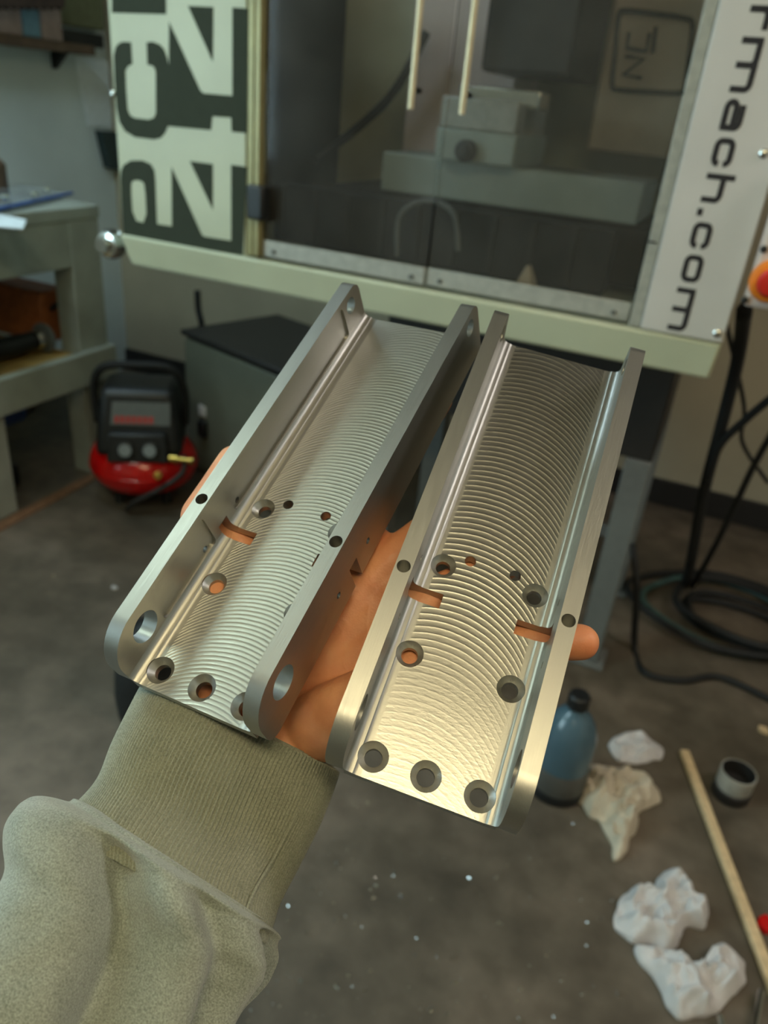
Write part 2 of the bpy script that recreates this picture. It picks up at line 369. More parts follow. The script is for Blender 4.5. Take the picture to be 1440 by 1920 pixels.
def channel(name, label, rot, loc, Hh, m_floor, m_wall, m_top, pockets):
    e = empty(name, loc, label, 'metal part', 'machined aluminium channels', rot)
    # ---- base plate with raised fillets along the walls
    prof = [(-WI, -TB), (WI, -TB), (WI, 5.0), (WI - .6, 2.9), (WI - 1.6, 1.7), (WI - 3.0, 1.1), (WI - 4.6, .95), (WI - 5.0, .55), (WI - 6.2, .12), (WI - 9, 0)]
    prof += [(x, 0) for x in (20, 10, 0, -10, -20)]
    prof += [(-x, z) for x, z in reversed(prof[2:10])]
    k = len(prof); ys = (0.0, LN); mb = MB()
    vs_ = [(x * S, y * S, z * S) for y in ys for x, z in prof]
    mb.add(vs_, [tuple(range(k)), tuple(range(2 * k - 1, k - 1, -1))] + [(i, i + k, (i + 1) % k + k, (i + 1) % k) for i in range(k)])
    fl = mb.build('base_plate', m_floor, e, world=False, smooth=0, fix=True)
    cu = MB()
    def csk(x, y, r1, r2, d=3.4): cyl(cu, (x, y, 0), (0, 0, 1), 0, 0, 0, 32, [(r1 * S, -12 * S), (r1 * S, -d * S), (r2 * S, 0), (r2 * S, 8 * S)])
    for x in (-27.1, 0, 27.1): csk(x, 10.9, 4.5, 7.7)
    for x in (-27.3, 27.3): csk(x, 66.6, 4.4, 7.3)
    for x in (-26.2, 26.2): csk(x, 121.3, 4.1, 7.1)
    for x in (-12.9, 12.9): cyl(cu, (x, 129, 0), (0, 0, 1), 3.2, -12, 6, 20)
    for sx in (-1, 1):
        a, b_ = sorted((20.7 * sx, 60 * sx)); cu.box((a * S, 96 * S, -12 * S), (b_ * S, 104.6 * S, 9 * S))
    cut(fl, cu)
    fl.data.materials.append(m_wall)
    for p in fl.data.polygons: p.material_index = 0 if (p.normal.z > .999 and abs(p.center.z) < 2e-5) else 1
    # ---- two walls with rounded ends
    for sx in (-1, 1):
        def arcp(cy, cz, r, a0, a1, n=10): return [(cy + r * math.cos(math.radians(a0 + (a1 - a0) * i / n)), cz + r * math.sin(math.radians(a0 + (a1 - a0) * i / n))) for i in range(n + 1)]
        rb, rtp = 9.0, 22.0
        side = arcp(rb, -TB + rb, rb, 270, 180) + arcp(rtp, Hh - rtp, rtp, 180, 90) + arcp(LN - 8, Hh - 8, 8, 90, 0) + arcp(LN - 2, -TB + 2, 2, 0, -90)
        xi, xo = sorted((WI * sx, WO * sx))
        mb = MB(); mb.prism([(xi * S, y * S, z * S) for y, z in side], (1, 0, 0), (xo - xi) * S)
        wl = mb.build('side_wall', m_wall, e, world=False, smooth=0, fix=True)
        cu = MB()
        xm = (WI + WO) / 2 * sx
        for yy, zz, rr_ in ((25.0, 17.0, 9.2), (LN - 14.0, 22.5, 5.6)): cyl(cu, (xm, yy, zz), (1, 0, 0), rr_, -14, 14, 36)
        cyl(cu, (xm, 98.9, Hh), (0, 0, 1), 3.6, -16, 5, 24)
        for yy in (118.0, 81.5): cyl(cu, (xm, yy, 7.5), (1, 0, 0), 2.0, -14, 14, 16)
        cu.box(((xm - 12) * S, 96 * S, -12 * S), ((xm + 12) * S, 104.6 * S, 10.5 * S))
        if pockets:
            for y0, y1 in ((36, 90), (112, LN - 24)):
                xa, xb = sorted(((WI - 3) * sx, (WI + 1.7) * sx))
                r = 4.0; zt = Hh - 3.2; zb = 4.0
                pk = arcp(y0 + r, zb + r, r, 270, 180, 5) + arcp(y0 + r, zt - r, r, 180, 90, 5) + arcp(y1 - r, zt - r, r, 90, 0, 5) + arcp(y1 - r, zb + r, r, 0, -90, 5)
                cu.prism([(xa * S, y * S, z * S) for y, z in pk], (1, 0, 0), (xb - xa) * S)
        cut(wl, cu)
        b = wl.modifiers.new('bevel', 'BEVEL'); b.width = 0.35e-3; b.segments = 1; b.limit_method = 'ANGLE'; b.angle_limit = math.radians(40)
    return e
ALU = (0.40, 0.40, 0.375, 1)
mfL = machined('milled_floor_fine', (0.54, 0.54, 0.49, 1), 0.38, 2.3e-3, 0.044, 0.010, 0.24)
mfR = machined('milled_floor_coarse', ALU, 0.33, 3.3e-3, 0.046, -0.010, 0.22, 0.05, 0.10)
mw = brushed('brushed_aluminium', ALU, 0.42, (300, 12, 300), 0.2)
channel('aluminium_channel', 'machined aluminium channel with pocketed walls, nearer the red compressor', LP, LT, 33.0, mfL, mw, mw, True)
channel('aluminium_channel', 'shinier machined aluminium channel with coarse arc tool marks, on the fingertips side', RP, RT, 31.0, mfR, mw, mw, False)

# ================================================================== the person: one hand and sleeve
def inplane(px, py, rot, loc, axis, val):
    """pixel ray cut with the plane (local axis = val mm) of a channel"""
    n = rot.col[axis]; r = ray(px, py); q = loc + n * (val * S)
    return EYE + r * ((q - EYE).dot(n) / r.dot(n))
def under(px, py, which, r):
    below = -(TB * S + r) / S
    if which == 'L': return inplane(px, py, LP, LT, 2, below)
    if which == 'R': return inplane(px, py, RP, RT, 2, below)
    return (under(px, py, 'L', r) + under(px, py, 'R', r)) / 2
hb = MB()
def chain(pts, rad, sub=5):
    for i in range(len(pts) - 1):
        a, b = V(pts[i]), V(pts[i + 1]); ra, rb = rad[i], rad[i + 1]
        d = b - a; L = d.length; rm = rotm(d)
        prof = []
        for j in range(6): g = math.pi / 2 * (1 - j / 6 * 1.0); prof.append((max(1e-5, ra * math.cos(g)), -ra * math.sin(g)))
        for j in range(sub + 1): t = j / sub; prof.append((ra + (rb - ra) * t, L * t))
        for j in range(1, 7): g = math.pi / 2 * j / 6; prof.append((max(1e-5, rb * math.cos(g)), L + rb * math.sin(g)))
        hb.lathe(prof, a, 16, rm)
def ell(c, r, rot=None):
    rm = rot if rot else Matrix.Identity(3)
    prof = [(math.cos(math.radians(t)), math.sin(math.radians(t))) for t in range(-88, 89, 11)]
    o = len(hb.v); hb.lathe(prof, (0, 0, 0), 20)
    for i in range(o, len(hb.v)): p = hb.v[i]; hb.v[i] = V(c) + rm @ V((p.x * r[0], p.y * r[1], p.z * r[2]))
wrist = at(470, 1370, 0.392); wr2 = at(560, 1375, 0.392); wl2 = at(390, 1345, 0.388)
fore = at(330, 1580, 0.352)
fingers = {
 'index': ([under(668, 990, 'L', .0105), under(748, 862, 'L', .0095), under(794, 795, 'L', .0085), under(826, 750, 'L', .0075)], [.0115, .0098, .0086, .0074]),
 'middle': ([under(735, 1055, 'M', .0115), under(850, 962, 'R', .0098), under(915, 905, 'R', .0088), under(965, 866, 'R', .0076)], [.0120, .0102, .009, .0077]),
 'ring': ([under(790, 1135, 'R', .0110), under(925, 1065, 'R', .0096), under(1000, 1025, 'R', .0086), under(1052, 998, 'R', .0075)], [.0118, .0098, .0087, .0075]),
 'pinky': ([under(820, 1225, 'R', .0105), under(950, 1207, 'R', .0094), under(1035, 1203, 'R', .0092), under(1089, 1204, 'R', .0088)], [.0112, .0098, .0094, .0090]),
}
base = {'index': wl2.lerp(wrist, .6), 'middle': wrist, 'ring': wrist.lerp(wr2, .5), 'pinky': wr2}
for k, (p, r) in fingers.items():
    chain(p, r); chain([base[k], base[k].lerp(p[0], .55) , p[0]], [.015, .0145, r[0]])
# webbing between the knuckles and filled palm
kk = list(fingers.values())
for i in range(3):
    a, b = kk[i][0][0], kk[i + 1][0][0]; c = (a + b) / 2
    m = (base[list(base)[i]] + base[list(base)[i + 1]]) / 2
    chain([m, m.lerp(c, .6), c], [.014, .0135, .0105])
chain([wr2, under(660, 1335, 'M', .017), under(800, 1245, 'R', .0125)], [.018, .018, .012])           # heel of the hand, little finger side
chain([wl2, under(440, 1220, 'L', .016), under(470, 1120, 'L', .015)], [.019, .0175, .0145])               # ball of the thumb
chain([under(440, 1220, 'L', .016), under(640, 1060, 'L', .012)], [.015, .0115])
out = -(WO + 11.0 / .88)
tI = inplane(379, 968, LP, LT, 0, out); tT = inplane(438, 866, LP, LT, 0, out + 1.0)
chain([under(430, 1180, 'L', .014), under(385, 1065, 'L', .0125), tI, (tI + tT) / 2 , tT], [.0165, .0135, .0115, .0102, .0092])
chain([under(430, 1120, 'L', .013), under(440, 1010, 'L', .011), under(640, 1010, 'L', .010)], [.0135, .011, .010])
chain([fore, wl2], [.026, .020]); chain([fore, wr2], [.026, .020]); chain([fore, wrist], [.029, .0215])
person = empty('person', fore - V((0, 0, .03)), "person's left hand palm up holding both aluminium channels, grey sweatshirt sleeve", 'person')
def skin_mat():
    m, nt, b = new_mat('skin')
    tc = N(nt, 'ShaderNodeTexCoord'); n1 = N(nt, 'ShaderNodeTexNoise'); n1.inputs['Scale'].default_value = 45; n1.inputs['Detail'].default_value = 5
    nt.links.new(tc.outputs['Object'], n1.inputs['Vector'])
    cr = N(nt, 'ShaderNodeValToRGB'); cr.color_ramp.elements[0].position = .3; cr.color_ramp.elements[0].color = srgb(196, 122, 84)
    cr.color_ramp.elements[1].position = .7; cr.color_ramp.elements[1].color = srgb(222, 158, 116)
    nt.links.new(n1.outputs['Fac'], cr.inputs[0]); nt.links.new(cr.outputs[0], b.inputs['Base Color'])
    b.inputs['Roughness'].default_value = .5; b.inputs['Subsurface Weight'].default_value = .12
    b.inputs['Subsurface Radius'].default_value = (1, .35, .2); b.inputs['Subsurface Scale'].default_value = .004
    n2 = N(nt, 'ShaderNodeTexVoronoi'); n2.inputs['Scale'].default_value = 900; nt.links.new(tc.outputs['Object'], n2.inputs['Vector'])
    wv = N(nt, 'ShaderNodeTexWave'); wv.inputs['Scale'].default_value = 26; wv.inputs['Distortion'].default_value = 9; wv.inputs['Detail'].default_value = 3; wv.inputs['Detail Scale'].default_value = 2
    nt.links.new(tc.outputs['Object'], wv.inputs['Vector'])
    h = math_n(nt, 'ADD', math_n(nt, 'MULTIPLY', n2.outputs['Distance'], .5), math_n(nt, 'POWER', wv.outputs['Fac'], 6.0))
    bp = N(nt, 'ShaderNodeBump'); bp.inputs['Strength'].default_value = .25; bp.inputs['Distance'].default_value = .0005
    nt.links.new(h, bp.inputs['Height']); nt.links.new(bp.outputs[0], b.inputs['Normal'])
    return m
M['skin'] = skin_mat()
hand = hb.build('hand', 'skin', person, smooth=180, fix=True)
rmod = hand.modifiers.new('remesh', 'REMESH'); rmod.mode = 'VOXEL'; rmod.voxel_size = .0013; rmod.use_smooth_shade = True
smo = hand.modifiers.new('smooth', 'SMOOTH'); smo.factor = .6; smo.iterations = 9

def fabric(name, c1, c2, fuzz):
    m, nt, b = new_mat(name)
    tc = N(nt, 'ShaderNodeTexCoord')
    n1 = N(nt, 'ShaderNodeTexNoise'); n1.inputs['Scale'].default_value = 1300; n1.inputs['Detail'].default_value = 6
    n2 = N(nt, 'ShaderNodeTexNoise'); n2.inputs['Scale'].default_value = 70; n2.inputs['Detail'].default_value = 4
    for n in (n1, n2): nt.links.new(tc.outputs['Object'], n.inputs['Vector'])
    mixf = math_n(nt, 'ADD', math_n(nt, 'MULTIPLY', n1.outputs['Fac'], .8), math_n(nt, 'MULTIPLY', n2.outputs['Fac'], .2))
    cr = N(nt, 'ShaderNodeValToRGB'); cr.color_ramp.elements[0].position = .3; cr.color_ramp.elements[0].color = c1
    cr.color_ramp.elements[1].position = .7; cr.color_ramp.elements[1].color = c2
    nt.links.new(mixf, cr.inputs[0]); nt.links.new(cr.outputs[0], b.inputs['Base Color'])
    b.inputs['Roughness'].default_value = .95; b.inputs['Specular IOR Level'].default_value = .1
    b.inputs['Sheen Weight'].default_value = .35; b.inputs['Sheen Roughness'].default_value = .5
    bp = N(nt, 'ShaderNodeBump'); bp.inputs['Strength'].default_value = fuzz; bp.inputs['Distance'].default_value = .0006
    nt.links.new(n1.outputs['Fac'], bp.inputs['Height']); nt.links.new(bp.outputs[0], b.inputs['Normal'])
    return m
M['knit'] = fabric('heather_grey_rib_knit', srgb(112, 116, 104), srgb(152, 156, 140), .5)
M['fleece'] = fabric('heather_grey_fleece', srgb(108, 116, 108), srgb(164, 172, 164), .8)
def interp(keys, t):
    k = len(keys) - 1; x = min(max(t * k, 0), k - 1e-6); i = int(x); u = x - i
    def g(i): return keys[min(max(i, 0), k)]
    a, b, c, d = g(i - 1), g(i), g(i + 1), g(i + 2)
    return [0.5 * (2 * q + (r - p) * u + (2 * p - 5 * q + 4 * r - s_) * u * u + (3 * q - p - 3 * r + s_) * u ** 3) for p, q, r, s_ in zip(a, b, c, d)]
def sleeve_tube(keys, rings, n, disp, thick):
    mb = MB(); vs_ = []; fs = []
    for i in range(rings):
        t = i / (rings - 1); lx, ly, rx, ry, dep = interp(keys, t)
        A = at(lx, ly, dep); B = at(rx, ry, dep); c = (A + B) / 2
        wx = (B - A) / 2; hw = wx.length; wx.normalize(); vd = (EYE - c).normalized(); vd = (vd - wx * vd.dot(wx)).normalized()
        for j in range(n):
            g = 2 * math.pi * j / n
            k = 1 + disp(t, g, hw) / hw
            th = thick(t) if callable(thick) else thick
            vs_.append(c + wx * (math.cos(g) * hw * k) + vd * (math.sin(g) * hw * th * k))
    for i in range(rings - 1):
        for j in range(n): fs.append((i * n + j, i * n + (j + 1) % n, (i + 1) * n + (j + 1) % n, (i + 1) * n + j))
    return mb.add(vs_, fs)
cuff_keys = [(285, 1268, 632, 1440, .392), (262, 1300, 622, 1465, .390), (215, 1390, 592, 1545, .378), (186, 1455, 556, 1622, .366), (150, 1500, 522, 1686, .354), (125, 1530, 508, 1732, .346), (118, 1560, 500, 1770, .340)]
NR = 160
def cuff_disp(t, g, hw):
    rib = .0010 * math.cos(g * NR)
    return rib + .0012 * math.sin(g * 3 + t * 4) + .0012 * noise.noise((math.cos(g) * 2, math.sin(g) * 2, t * 3)) - (.004 * max(0, .06 - t) / .06)
sl_keys = [(170, 1506, 497, 1722, .3495), (140, 1499, 504, 1730, .3485), (108, 1499, 509, 1740, .347), (76, 1506, 513, 1754, .345), (48, 1526, 516, 1772, .3425), (26, 1556, 517, 1793, .340), (15, 1592, 514, 1816, .337), (10, 1630, 505, 1840, .334), (-10, 1670, 488, 1864, .330), (-42, 1716, 464, 1895, .326), (-80, 1770, 438, 1935, .321), (-125, 1835, 405, 1990, .315), (-175, 1910, 365, 2060, .309), (-225, 1990, 320, 2140, .303), (-275, 2075, 270, 2225, .297), (-420, 2330, 120, 2470, .284), (-620, 2640, -90, 2780, .27)]
def bumpf(x, c, w_): return math.exp(-((x - c) / w_) ** 2)
def sl_disp(t, g, hw):
    t = t * 16 / 14
    gd = math.degrees(g) % 360
    d = .003 * noise.noise((math.cos(g) * 1.4, math.sin(g) * 1.4, t * 4 + 3)) + .0008 * noise.noise((math.cos(g) * 5, math.sin(g) * 5, t * 12))
    on = min(1, max(0, (t - .12) / .16)); on = on * on * (3 - 2 * on)
    # stitched double ridge where the sleeve gathers into the cuff, then a soft roll
    d += .0016 * bumpf(t, .065, .02) - .0016 * bumpf(t, .115, .018) + .0030 * bumpf(t, .18, .05)
    # a deep valley and softer ridges running down the arm on the viewer's side
    s1 = 124 - 62 * (t - .2); s2 = 88 - 66 * (t - .2); s3 = 46 - 50 * (t - .2)
    v = gd - (s1 - 10)
    d -= on * .0240 * (math.exp(-(v / 9) ** 2) if v > 0 else math.exp(-(v / 20) ** 2))
    d += on * .0080 * bumpf(gd, s1 + 28, 20) + on * .0050 * bumpf(gd, s2, 12)
    d -= on * .0090 * bumpf(gd, s2 - 20, 8)
    d += on * .0035 * bumpf(gd, s3, 12); d -= on * .0080 * bumpf(gd, s3 - 24, 12)
    d -= .0060 * bumpf(gd, 176, 18) * bumpf(t, .52, .035) * on
    return d
slv = sleeve_tube(sl_keys, 150, 200, sl_disp, lambda t: .735 + .10 * min(1, max(0, (t * 16 / 14 - .02) / .16))).build('sleeve', 'fleece', person, smooth=180)
sleeve_tube(cuff_keys, 70, NR * 5, cuff_disp, .74).build('cuff', 'knit', slv, smooth=180)
def on_tube(keys, t, gdeg, lift, thick):
    lx, ly, rx, ry, dep = interp(keys, t); A = at(lx, ly, dep); B = at(rx, ry, dep); c = (A + B) / 2
    wx = (B - A) / 2; hw = wx.length; wx.normalize(); vd = (EYE - c).normalized(); vd = (vd - wx * vd.dot(wx)).normalized(); g = math.radians(gdeg)
    return c + wx * (math.cos(g) * (hw + lift)) + vd * (math.sin(g) * (hw * thick + lift))
MB().tube([on_tube(cuff_keys, t / 24, 36 + 10 * t / 24, .0004, .74) for t in range(3, 23)], .0007, 6).build('seam', 'knit', slv, smooth=180)

# ================================================================== milling machine
Y0 = 1.5
U0, U1 = -1.33, 0.017     # left / right end of the front
ZB, ZL, ZT = 0.965, 1.034, 1.86
mm = empty('milling_machine', ((U0 + U1) / 2, 1.9, ZB), 'white enclosed milling machine with sliding clear doors and dark lettering', 'machine')
b = MB(); b.hexa([V(p) for p in ((U0 + .02, Y0 + .005, ZB), (U1 - .005, Y0 + .005, ZB), (U1 - .005, 2.42, ZB), (U0 + .02, 2.42, ZB), (U0, Y0 - .008, ZL), (U1, Y0 - .008, ZL), (U1, 2.42, ZL), (U0, 2.42, ZL))])
b.build('drip_tray', 'enamel', mm, bevel=.006)
pl = MB().box((U0 + .005, Y0, ZL), (-.985, Y0 + .02, ZT)).build('front_panel', 'enamel', mm, bevel=.003)
pr = MB().box((-.128, Y0 - .004, ZL + .002), (U1, Y0 + .02, ZT)).build('front_panel', 'enamel_white', mm, bevel=.003)
MB().box((U0 + .005, Y0 + .02, ZL), (U0 + .02, 2.4, ZT)).build('side_panel', 'enamel', mm)
MB().box((U1 - .015, Y0 + .02, ZL), (U1, 2.4, ZT)).build('side_panel', 'enamel_white', mm)
MB().box((U0 + .02, 2.385, ZL), (U1 - .015, 2.4, ZT)).build('back_panel', 'int_back', mm)
MB().box((-.980, Y0 - .004, ZL + .004), (-.964, Y0 + .022, ZT)).build('door_post', 'steel_trim', mm, bevel=.003)
MB().box((-.959, Y0 - .012, ZL + .006), (-.944, Y0 + .02, ZT)).build('door_post', 'steel_trim', mm, bevel=.003)
MB().box((-.150, Y0 + .002, ZL + .002), (-.129, Y0 + .016, ZT)).build('door_stile', 'zinc', mm, bevel=.002)
MB().box((-.150, Y0 - .002, 1.185), (-.136, Y0 + .004, 1.187)).build('stile_joint', 'black', mm)
# doors
for i, (a, c, hy) in enumerate(((-.944, -.560, Y0 + .004), (-.560, -.152, Y0 + .010))):
    d = MB().box((a + .002, hy, ZL + .008), (c - .002, hy + .006, ZT)).build('sliding_door', 'pane', mm)
    MB().box((a + .002, hy - .003, ZL + .008), (c - .002, hy, ZL + .042)).build('bottom_rail', 'zinc', d, bevel=.002)
    hu = (-.612, -.515)[i]
    MB().tube([(hu, hy - .035, 1.354), (hu, hy - .035, 1.76)], .0058, 12).build('handle', 'handle', d)
    for zz in (1.385, 1.73): MB().tube([(hu, hy - .033, zz), (hu, hy, zz)], .005, 10).build('handle_standoff', 'black', d)
    for xx in (a + .03, c - .03): MB().lathe([(.005, 0), (.005, .003), (.003, .004)], (xx, hy - .003, ZL + .02), 12, FRONT).build('rail_screw', 'label_grey', d)
MB().box((-.967, Y0 - .030, 1.118), (-.925, Y0 + .004, 1.186)).build('door_latch', 'black', mm, bevel=.006)
# big lettering on the narrow panel, traced as flat print on the panel
def zpt(x, y): return onY(x / 2.7692, y / 2.7692, Y0 - .0006)
def rnd(pts, it=1):
    for _ in range(it):
        out = []
        for i in range(len(pts)):
            a, b_ = V(pts[i]), V(pts[(i + 1) % len(pts)]); out += [a.lerp(b_, .25), a.lerp(b_, .75)]
        pts = out
    return [tuple(p) for p in pts]
def letter(pts, holes=(), name='lettering'):
    MB().prism([zpt(*p) for p in pts], (0, 1, 0), .0006, [[zpt(*p) for p in h] for h in holes]).build(name, 'print_dark', pl, smooth=0)
letter([(641, 1230), (633, 1080), (625, 930), (628, 885), (642, 856), (680, 833), (740, 833), (783, 852), (801, 885), (806, 930), (815, 1163), (892, 1175), (890, 866), (1048, 1220), (1060, 1228), (1200, 1250), (1200, 856), (1283, 866), (1262, 1325)],
       [rnd([(678, 960), (690, 935), (735, 938), (752, 962), (762, 1160), (690, 1143)])])
letter([(985, 836), (1105, 852), (1105, 1090)])
letter([(594, 400), (590, 290), (600, 245), (618, 224), (640, 216), (680, 220), (687, 332), (664, 344), (651, 368), (655, 470), (663, 570), (676, 600), (697, 612), (770, 621), (798, 612), (809, 588), (808, 372), (800, 349), (785, 340), (765, 336), (760, 220), (790, 216), (828, 230), (852, 256), (866, 296), (876, 340), (877, 112), (1040, 470), (1056, 484), (1206, 497), (1206, 38), (1288, 44), (1282, 692), (1202, 684), (1200, 611), (1103, 604), (1096, 676), (872, 655), (858, 690), (835, 716), (800, 725), (700, 712), (650, 682), (620, 635), (604, 560)])
letter([(975, 30), (1108, 36), (1105, 322)])
letter([(582, -330), (860, -330), (862, 74), (580, 66)])
letter([(975, -640), (1290, -640), (1288, -90), (1206, -96), (1206, -180), (1110, -186), (1105, -330)])
# domain lettering on the right panel, read downwards
def strokes_to_panel(strokes, z_top, u_base, sc_):
    """strokes in letter space (x along the word, y up) -> flat print on the right panel"""
    for st, w_ in strokes:
        P = [V((u_base + y * sc_ * .76, z_top - x * sc_)) for x, y in st]
        L_, R_ = [], []
        for i, p in enumerate(P):
            d0 = (P[i] - P[i - 1]).normalized() if i > 0 else (P[1] - P[0]).normalized()
            d1 = (P[i + 1] - P[i]).normalized() if i < len(P) - 1 else d0
            t = (d0 + d1); t = t.normalized() if t.length > 1e-6 else d0
            n = V((-t.y, t.x)); k = w_ * sc_ * .85 / 2 / max(.5, t.dot(d0))
            L_.append(p + n * k); R_.append(p - n * k)
        for i in range(len(P) - 1):
            yield (L_[i], L_[i + 1], R_[i + 1], R_[i])
def sq(x0, y0, x1, y1, r, a0, a1, n=5):
    """rounded corner arc from angle a0 to a1 centred at (x0,y0)"""
    return [(x0 + r * math.cos(math.radians(a0 + (a1 - a0) * i / n)), y0 + r * math.sin(math.radians(a0 + (a1 - a0) * i / n))) for i in range(n + 1)]
TW = .26
def glyph(ch):
    h = .26 / 2; t = 1 - h; r = .22
    if ch == 'o':
        W_ = 1.15; x0, x1 = h, W_ - h
        p = sq(x1 - r, t - r, 0, 0, r, 0, 90) + sq(x0 + r, t - r, 0, 0, r, 90, 180) + sq(x0 + r, h + r, 0, 0, r, 180, 270) + sq(x1 - r, h + r, 0, 0, r, 270, 360)
        return [p + [p[0]]], W_
    if ch == 'c':
        W_ = 1.08; x0, x1 = h, W_ - h
        p = [(x1, t - .26)] + sq(x1 - r, t - r, 0, 0, r, 20, 90) + sq(x0 + r, t - r, 0, 0, r, 90, 180) + sq(x0 + r, h + r, 0, 0, r, 180, 270) + sq(x1 - r, h + r, 0, 0, r, 270, 340) + [(x1, h + .26)]
        return [p], W_
    if ch == 'a':
        W_ = 1.10; x0, x1 = h, W_ - h
        return [[(x0 + .04, t)] + sq(x1 - r, t - r, 0, 0, r, 90, 0) + [(x1, 0)], [(x1, .57), (x0 + .16, .57)] + sq(x0 + .18, .35, 0, 0, .22, 110, 250) + [(x0 + .2, h), (x1, h)]], W_
    if ch == 'r': W_ = .78; return [[(h, 0), (h, 1)], [(h, t - .18)] + sq(h + r, t - r, 0, 0, r, 170, 90) + [(W_, t)]], W_
    if ch == 'm':
        W_ = 1.85; xm = W_ / 2; x1 = W_ - h
        return [[(h, 0), (h, 1)], [(h, t)] + sq(xm - r, t - r, 0, 0, r, 90, 0) + [(xm, 0)], [(xm - .1, t)] + sq(x1 - r, t - r, 0, 0, r, 90, 0) + [(x1, 0)]], W_
    if ch == 'h': W_ = 1.12; x1 = W_ - h; return [[(h, 0), (h, 1.42)], [(h, t)] + sq(x1 - r, t - r, 0, 0, r, 90, 0) + [(x1, 0)]], W_
    if ch == 't': W_ = .72; return [[(.2, 1.3), (.2, .3)] + sq(.2 + r, h + r, 0, 0, r, 180, 270) + [(W_, h)], [(0, t), (W_, t)]], W_
    if ch == '.': return [[(.02, h), (.30, h)]], .30
ZEND = 1.043; XH = .0418
word = 'tormach.com'; adv = []; x = 0
for ch in word: adv.append(x); x += glyph(ch)[1] + .20
total = (x - .20) * XH
for ch, ax in zip(word, adv):
    g, _ = glyph(ch); mb = MB(); k_ = 0
    for q in strokes_to_panel([([(px + ax, py) for px, py in st], TW) for st in g], ZEND + total, -.0815, XH):
        e_ = Y0 - .0046 - .00002 * (k_ % 7); k_ += 1
        mb.prism([(p.x, e_, p.y) for p in q], (0, 1, 0), .0006)
    mb.build('lettering', 'print_black', pr, smooth=0)
for (px, py, par, yy) in ((1345, 625, pr, Y0 - .004), (1432, 288, pr, Y0 - .004), (212, 176, pl, Y0), (226, 439, pl, Y0)):
    p = onY(px, py, yy); MB().lathe([(.0075, 0), (.007, .003), (.004, .005)], p, 16, FRONT).build('panel_screw', 'chrome', par)
# things inside the enclosure, all bolted to the machine
def mbox(name, m, a, c, bevel=.004): return MB().box(a, c).build(name, m, mm, bevel=bevel)
mbox('column', 'int_pink', (-.91, 2.15, ZL), (-.62, 2.38, 1.86))
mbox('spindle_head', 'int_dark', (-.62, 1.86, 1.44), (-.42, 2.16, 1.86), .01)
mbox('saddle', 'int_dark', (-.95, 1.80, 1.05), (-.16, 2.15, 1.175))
tb = mbox('table', 'int_grey', (-.80, 1.78, 1.18), (-.21, 2.02, 1.262))
for k_ in range(3): MB().box((-.81, 1.81 + .07 * k_, 1.2615), (-.20, 1.825 + .07 * k_, 1.2625)).build('t_slot', 'int_dark', tb)
MB().lathe([(.018, 0), (.018, .03), (.012, .034)], (-.845, 1.90, 1.22), 16, rotm((1, 0, 0), (0, 1, 0))).build('table_end_cap', 'black', tb)
mbox('way_cover', 'black_soft', (-1.05, 1.72, 1.04), (-.24, 1.80, 1.17))
for k_ in range(9): MB().box((-1.03 + .088 * k_, 1.712, 1.05), (-1.018 + .088 * k_, 1.722, 1.165)).build('cover_fold', 'charcoal', mm)
mbox('electrics_cover', 'int_warm', (-.42, 2.18, 1.30), (-.13, 2.38, 1.80), .008)
sp = MB().tube(smooth_path([onY(x_, y_, 2.172) for x_, y_ in ((1160, 30), (1172, 20), (1225, 25), (1285, 34), (1298, 46), (1292, 105), (1284, 165), (1272, 174), (1215, 172), (1160, 168), (1148, 158), (1154, 95))], 4, True), .006, 6, True).build('nameplate_border', 'print_dark', mm)
for pts in ([(1180, 60), (1175, 90), (1212, 95), (1218, 62)], [(1172, 105), (1208, 110), (1168, 140), (1204, 146)], [(1230, 50), (1224, 100)]):
    MB().tube([onY(x_, y_, 2.172) for x_, y_ in pts], .005, 6).build('nameplate_mark', 'print_dark', mm)
MB().tube(smooth_path([onY(800, 60, 2.1), onY(740, 170, 2.1), onY(670, 240, 2.1), onY(590, 300, 2.0)], 6), .012, 8).build('interior_tube', 'charcoal', mm)  # dark diagonal strip across the interior, built as a tube
MB().tube(smooth_path([onY(745, 480, 1.66), onY(750, 405, 1.68), onY(800, 375, 1.7), onY(850, 400, 1.68), onY(860, 470, 1.66)], 6), .006, 8).build('interior_tube', 'label_grey', mm)  # loop of hose behind the door
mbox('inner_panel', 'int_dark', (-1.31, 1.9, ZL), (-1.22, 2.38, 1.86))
# vise on the table, and scraps in the tray
vise = empty('machine_vise', (-.56, 1.88, 1.262), 'steel machine vise on the mill table behind the clear door', 'vise')
MB().box((-.66, 1.74, 1.262), (-.48, 2.0, 1.325)).build('vise_body', 'int_grey', vise, bevel=.005)
MB().box((-.655, 1.74, 1.325), (-.485, 1.80, 1.385)).build('jaw', 'zinc', vise, bevel=.004)
MB().box((-.655, 1.88, 1.325), (-.485, 1.98, 1.40)).build('jaw', 'zinc', vise, bevel=.004)
MB().box((-.64, 1.80, 1.375), (-.46, 1.88, 1.41)).build('workpiece', 'chrome', vise, bevel=.003)
MB().lathe([(.022, 0), (.022, .02), (.012, .022), (.012, .04)], (-.585, 1.74, 1.285), 20, FRONT).build('screw_end', 'black', vise)
tag(MB().hexa([V(p) for p in ((-.40, 1.56, 1.036), (-.34, 1.56, 1.036), (-.34, 1.60, 1.036), (-.40, 1.60, 1.036), (-.375, 1.565, 1.10), (-.368, 1.565, 1.10), (-.368, 1.59, 1.10), (-.375, 1.59, 1.10))]).build('scrap_wedge', 'int_warm', bevel=.003), 'tan wedge of scrap lying in the machine tray behind the door', 'scrap')

